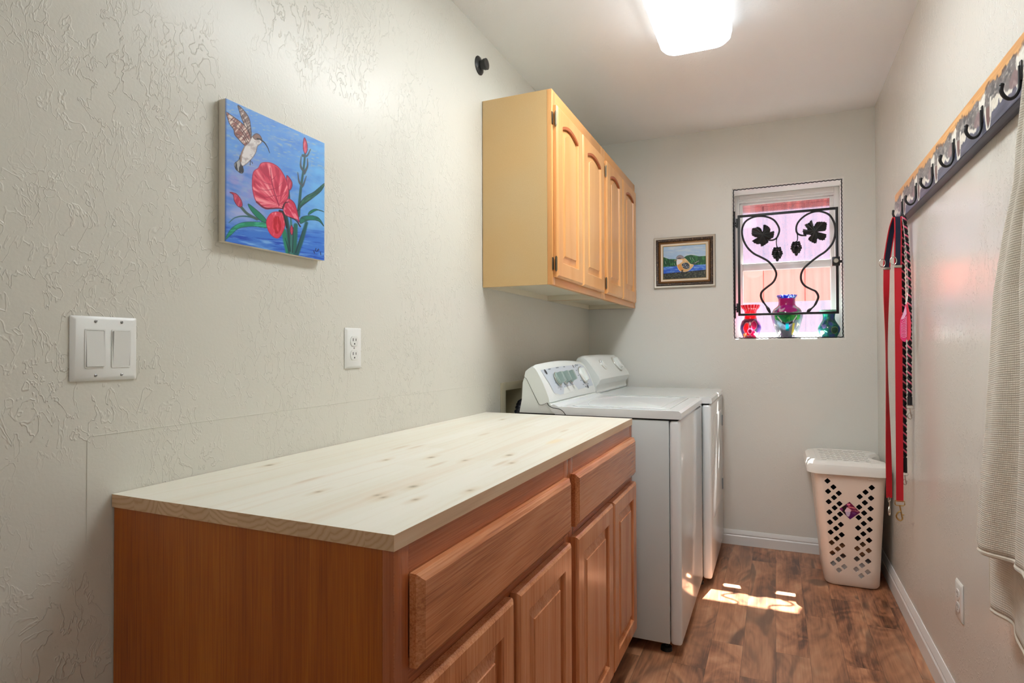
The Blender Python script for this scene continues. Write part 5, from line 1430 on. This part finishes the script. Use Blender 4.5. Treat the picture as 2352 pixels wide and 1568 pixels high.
def throw():
    t = thing('hanging_throw', (1.55, 1.40, 0.5), 'cream knitted throw hanging from the hook rack at the right edge', 'throw')
    def drape(name, ztop, zbot, left, right, xoff, amp, nf, seed, thick=0.008, lab=None):
        nu, nv = 90, 60
        P = np.zeros((nv, nu, 3)); uv = np.zeros((nv, nu, 2))
        for j in range(nv):
            f = j / (nv - 1)
            for i in range(nu):
                u = i / (nu - 1)
                zb = zbot(u); z = ztop + (zb - ztop) * f
                yl, yr = left(z), right(z)
                y = yl + (yr - yl) * u
                fold = math.sin(u * nf * 2 * PI + seed) * (0.45 + 0.55 * f) + 0.35 * math.sin(u * nf * 4.3 * PI + 1.7 * seed + f * 2)
                env = min(1, u / 0.10) ** 0.5
                x = W - xoff(u, z) - amp * fold * env
                P[j, i] = (min(x, W - 0.006), y, z); uv[j, i] = (u * 0.55, f * 0.8)
        bm = bmesh.new(); uvl = bm.loops.layers.uv.new('UVMap')
        vs = [[bm.verts.new(P[j, i]) for i in range(nu)] for j in range(nv)]
        for j in range(nv - 1):
            for i in range(nu - 1):
                fa = bm.faces.new((vs[j][i], vs[j + 1][i], vs[j + 1][i + 1], vs[j][i + 1]))
                for lp, (jj, ii) in zip(fa.loops, ((j, i), (j + 1, i), (j + 1, i + 1), (j, i + 1))): lp[uvl].uv = uv[jj, ii]
        me = bpy.data.meshes.new('m'); bm.to_mesh(me); bm.free(); me.materials.append(M_knit)
        o = link(name, me, t, 180)
        md = o.modifiers.new('s', 'SOLIDIFY'); md.thickness = thick; md.offset = 0
        if lab: o['label'] = lab
        # rolled border along left edge and hem
        b = MB(); b.tube([tuple(P[j, 0]) for j in range(nv)] , 0.0058, 8); 
        b.tube([tuple(P[nv - 1, i]) for i in range(nu)], 0.0062, 8)
        b.build('rolled_border', M_knit, o)
        return o
    LT = lambda z: float(np.interp(z, [0.45, 0.57, 0.67, 0.685, 0.79, 0.945, 1.09, 1.25, 1.37, 1.455, 1.52, 1.70], [1.655, 1.655, 1.660, 1.716, 1.690, 1.640, 1.604, 1.567, 1.496, 1.433, 1.418, 1.345]))
    RT = lambda z: float(np.interp(z, [0.45, 0.7, 1.1, 1.5, 1.70], [0.99, 0.98, 1.04, 1.18, 1.27]))
    drape('front_layer', 1.648, lambda u: 0.676 + 0.055 * min(1, u / 0.5), LT, RT, lambda u, z: 0.072 + 0.012 * min(1, u * 3), 0.016, 2.3, 0.4)
    LB = lambda z: float(np.interp(z, [0.45, 0.56, 0.72, 1.0, 1.40, 1.668], [1.755, 1.760, 1.760, 1.68, 1.475, 1.33]))
    drape('back_layer', 1.646, lambda u: 0.518 + 0.02 * math.sin(u * 9) - 0.012 * min(1, u * 4), LB, RT, lambda u, z: 0.036, 0.008, 3.1, 1.9)
    # strip that peeps out beside the upper front fold
    LS = lambda z: LT(z) + 0.030 * max(0, min(1, (z - 0.98) / 0.3))
    drape('side_fold', 1.644, lambda u: 0.99 + 0.05 * u, LS, lambda z: LT(z) - 0.05, lambda u, z: 0.050, 0.004, 1.0, 0.2)
throw()

# ================================================================== small fittings on the walls
def switch_plate():
    y0, y1, z0, z1 = 0.6245, 0.7395, 1.0825, 1.1955
    t = thing('light_switch', (0.0, (y0 + y1) / 2, z0), 'double white rocker light switch on the left wall near the worktop', 'switch')
    b = MB(); b.loft([[(0.0006, y, z) for y, z in rrect(y0, y1, z0, z1, 0.002, 2)], [(0.0022, y, z) for y, z in rrect(y0, y1, z0, z1, 0.002, 2)], [(0.0062, y, z) for y, z in rrect(y0 + 0.0055, y1 - 0.0055, z0 + 0.005, z1 - 0.005, 0.003, 2)]])
    b.build('wall_plate', M_white, t, 30)
    for yc, tilt in ((0.6635, -1), (0.7090, 1)):
        b = MB(); w, h = 0.0168, 0.0335; zc = 1.139
        ring_l = lambda e, x: [(x, y, z) for y, z in rrect(yc - w - e, yc + w + e, zc - h - e, zc + h + e, 0.0015, 2)]
        b.loft([ring_l(0.0006, 0.0063), ring_l(0.0006, 0.0072), ring_l(-0.0016, 0.0072), ring_l(-0.0018, 0.0050)], False, False)
        b.build('rocker_frame', M_white, t)
        b = MB(); w, h = 0.0148, 0.0312
        top, bot = (0.0066, 0.0090) if tilt < 0 else (0.0098, 0.0064)
        b.loft([[(0.0040, yc - w, zc - h), (0.0040, yc + w, zc - h), (0.0040, yc + w, zc + h), (0.0040, yc - w, zc + h)], [(bot, yc - w, zc - h), (bot, yc + w, zc - h), (top, yc + w, zc + h), (top, yc - w, zc + h)]])
        b.build('rocker', M_white, t, 20)
        for zs in (1.1865, 1.0915):
            b = MB(); b.lathe([(0.0026, 0.0), (0.0026, 0.0006), (0.0018, 0.0012), (0.0, 0.0013)], (0.0062, yc + 0.0008, zs), 14, 'x')
            s = b.build('screw', M_screw, t)
            b = MB(); a = random.uniform(0, PI); d = Vector((0, math.cos(a), math.sin(a))) * 0.0024; e = Vector((0, -math.sin(a), math.cos(a))) * 0.0004
            c = Vector((0.00758, yc + 0.0008, zs)); b.face([tuple(c + d + e), tuple(c - d + e), tuple(c - d - e), tuple(c + d - e)]); b.build('screw_slot', M_dark, s)
switch_plate()
def outlet(x, sgn, yc, zc, label):
    """sgn +1: plate faces +x"""
    t = thing('wall_outlet', (x, yc, zc - 0.057), label, 'outlet')
    X = lambda d: x + sgn * d
    y0, y1, z0, z1 = yc - 0.0355, yc + 0.0355, zc - 0.057, zc + 0.057
    b = MB(); b.loft([[(X(0.0006), y, z) for y, z in rrect(y0, y1, z0, z1, 0.002, 2)], [(X(0.0022), y, z) for y, z in rrect(y0, y1, z0, z1, 0.002, 2)], [(X(0.0060), y, z) for y, z in rrect(y0 + 0.005, y1 - 0.005, z0 + 0.005, z1 - 0.005, 0.003, 2)]])
    b.build('wall_plate', M_white, t, 30)
    for dz in (0.0195, -0.0195):
        c = zc + dz
        b = MB(); out = [(yc + 0.0168 * math.cos(a), c + min(max(0.0168 * math.sin(a), -0.0135), 0.0135)) for a in [2 * PI * k / 32 for k in range(32)]]
        b.loft([[(X(0.0061), y, z) for y, z in out], [(X(0.0078), y, z) for y, z in out]])
        f = b.build('receptacle', M_white, t, 30)
        b = MB()
        for dy, hh in ((-0.0062, 0.0042), (0.0062, 0.0034)):
            b.box(*sorted((X(0.00782), X(0.0081))), yc + dy - 0.0011, yc + dy + 0.0011, c + 0.0020 - hh + 0.002, c + 0.0020 + hh + 0.002)
        b.face([(X(0.0081), yc + 0.0023 * math.cos(2 * PI * k / 10), c - 0.0075 + 0.0026 * math.sin(2 * PI * k / 10)) for k in range(10)])
        b.build('socket_slots', M_dark, f)
    b = MB(); b.lathe([(0.0024, 0.0), (0.0024, sgn * 0.0006), (0.0, sgn * 0.0012)], (X(0.0061), yc, zc), 12, 'x'); b.build('screw', M_screw, t)
outlet(0.0, 1, 1.3665, 1.1405, 'white duplex wall outlet above the middle of the worktop')
outlet(W, -1, 2.185, 0.380, 'white duplex wall outlet low on the right wall above the baseboard')
def flange():
    c = (0.0, 2.162, 2.291)
    t = thing('rod_flange', c, 'black round closet-rod flange screwed high on the left wall', 'flange')
    b = MB(); b.lathe([(0.0, 0.0008), (0.037, 0.0008), (0.0375, 0.003), (0.034, 0.006), (0.024, 0.009), (0.020, 0.012), (0.0, 0.012)], c, 32, 'x'); b.build('base_plate', M_blackp, t, 50)
    b = MB(); b.lathe([(0.0, 0.0121), (0.019, 0.0121), (0.019, 0.024), (0.022, 0.0245), (0.0225, 0.036), (0.0205, 0.0365), (0.0, 0.035)], c, 32, 'x'); b.build('rod_socket', M_blackp, t, 40)
    for a in (90, 210, 330):
        a = math.radians(a); b = MB(); b.lathe([(0.0, 0.002), (0.0036, 0.002), (0.003, 0.0035), (0, 0.004)], (0.0055, c[1] + 0.029 * math.cos(a), c[2] + 0.029 * math.sin(a)), 10, 'x'); b.build('screw', M_screw, t)
flange()
# small nail holes / specks on the walls
# ================================================================== ceiling fixture
def emit(name, col, s):
    t = NT(name); t.t.nodes.remove(t.b)
    e = t.n('ShaderNodeEmission', {'Color': lin(col), 'Strength': s}); t.t.links.new(e.outputs[0], t.out.inputs[0])
    return t.m
LAMP = 12.0
def fixture(x0, x1, y0, y1, label, strength):
    t = thing('ceiling_light', ((x0 + x1) / 2, (y0 + y1) / 2, H), label, 'light')
    b = MB(); b.box(x0 + 0.03, x1 - 0.03, y0 + 0.03, y1 - 0.03, H - 0.020, H - 0.0008, 0.004); b.build('housing', M_trim, t)
    def lp(z, ins, r): return [(x, y, z) for x, y in rrect(x0 + ins, x1 - ins, y0 + ins, y1 - ins, r, 8)]
    b = MB(); b.loft([lp(H - 0.0205, 0.0, 0.06), lp(H - 0.040, 0.0, 0.06), lp(H - 0.066, 0.006, 0.058), lp(H - 0.082, 0.020, 0.052), lp(H - 0.088, 0.042, 0.040)], True, True)
    o = b.build('diffuser', [emit('lit_diffuser', (247, 252, 254), strength), emit('lit_diffuser_side', (247, 252, 254), 1.4)], t, 180)
    for f in o.data.polygons: f.material_index = 0 if f.normal.z < -0.6 else 1
    o['label'] = 'glowing white acrylic diffuser'
fixture(0.668, 0.950, 1.335, 2.560, 'glowing puffed acrylic ceiling light above the worktop aisle', LAMP)

# ================================================================== light, sky, camera
sun = bpy.data.lights.new('sun', 'SUN'); sun.energy = 88.0; sun.angle = math.radians(0.55); sun.color = (1.0, 0.96, 0.90)
so = bpy.data.objects.new('sun', sun); coll.objects.link(so)
so.rotation_euler = Vector((-0.11, -0.545, -1.0)).to_track_quat('-Z', 'Y').to_euler()
so.location = (2, 8, 6)
# unseen fill lamp added behind the viewer, without a fixture
al = bpy.data.lights.new('rear_fill_lamp', 'POINT'); al.shadow_soft_size = 0.14; al.energy = 3.6; al.color = (0.97, 0.99, 1.0)
ao = bpy.data.objects.new('rear_fill_lamp', al); coll.objects.link(ao); ao.location = (0.85, -0.75, H - 0.22)
wd = bpy.data.worlds.new('sky'); scene.world = wd; wd.use_nodes = True
bg = wd.node_tree.nodes['Background']; bg.inputs[0].default_value = (0.78, 0.87, 1.0, 1); bg.inputs[1].default_value = 1.1

cam = bpy.data.cameras.new('camera'); co = bpy.data.objects.new('camera', cam); coll.objects.link(co)
f_, yaw, pit, rol = 1372.55, 0.4137, 0.0127, -0.0027
F = Vector((-math.sin(yaw) * math.cos(pit), math.cos(yaw) * math.cos(pit), math.sin(pit)))
R = Vector((math.cos(yaw), math.sin(yaw), 0)); Uv = R.cross(F)
R2 = R * math.cos(rol) + Uv * math.sin(rol); U2 = -R * math.sin(rol) + Uv * math.cos(rol)
co.matrix_world = Matrix(((R2.x, U2.x, -F.x, 1.0932), (R2.y, U2.y, -F.y, 0.0), (R2.z, U2.z, -F.z, 1.1354), (0, 0, 0, 1)))
cam.sensor_width = 36.0; cam.lens = f_ / 2352 * 36.0; cam.shift_y = 0.92 / 2352; cam.clip_start = 0.02
scene.camera = co
scene.view_settings.view_transform = 'Standard'; scene.view_settings.look = 'None'
scene.view_settings.exposure = 0.90; scene.view_settings.gamma = 1.0; scene.view_settings.use_curve_mapping = False
scene.cycles.max_bounces = 10; scene.cycles.diffuse_bounces = 6; scene.cycles.transparent_max_bounces = 12
scene.cycles.sample_clamp_indirect = 6.0; scene.cycles.use_denoising = True
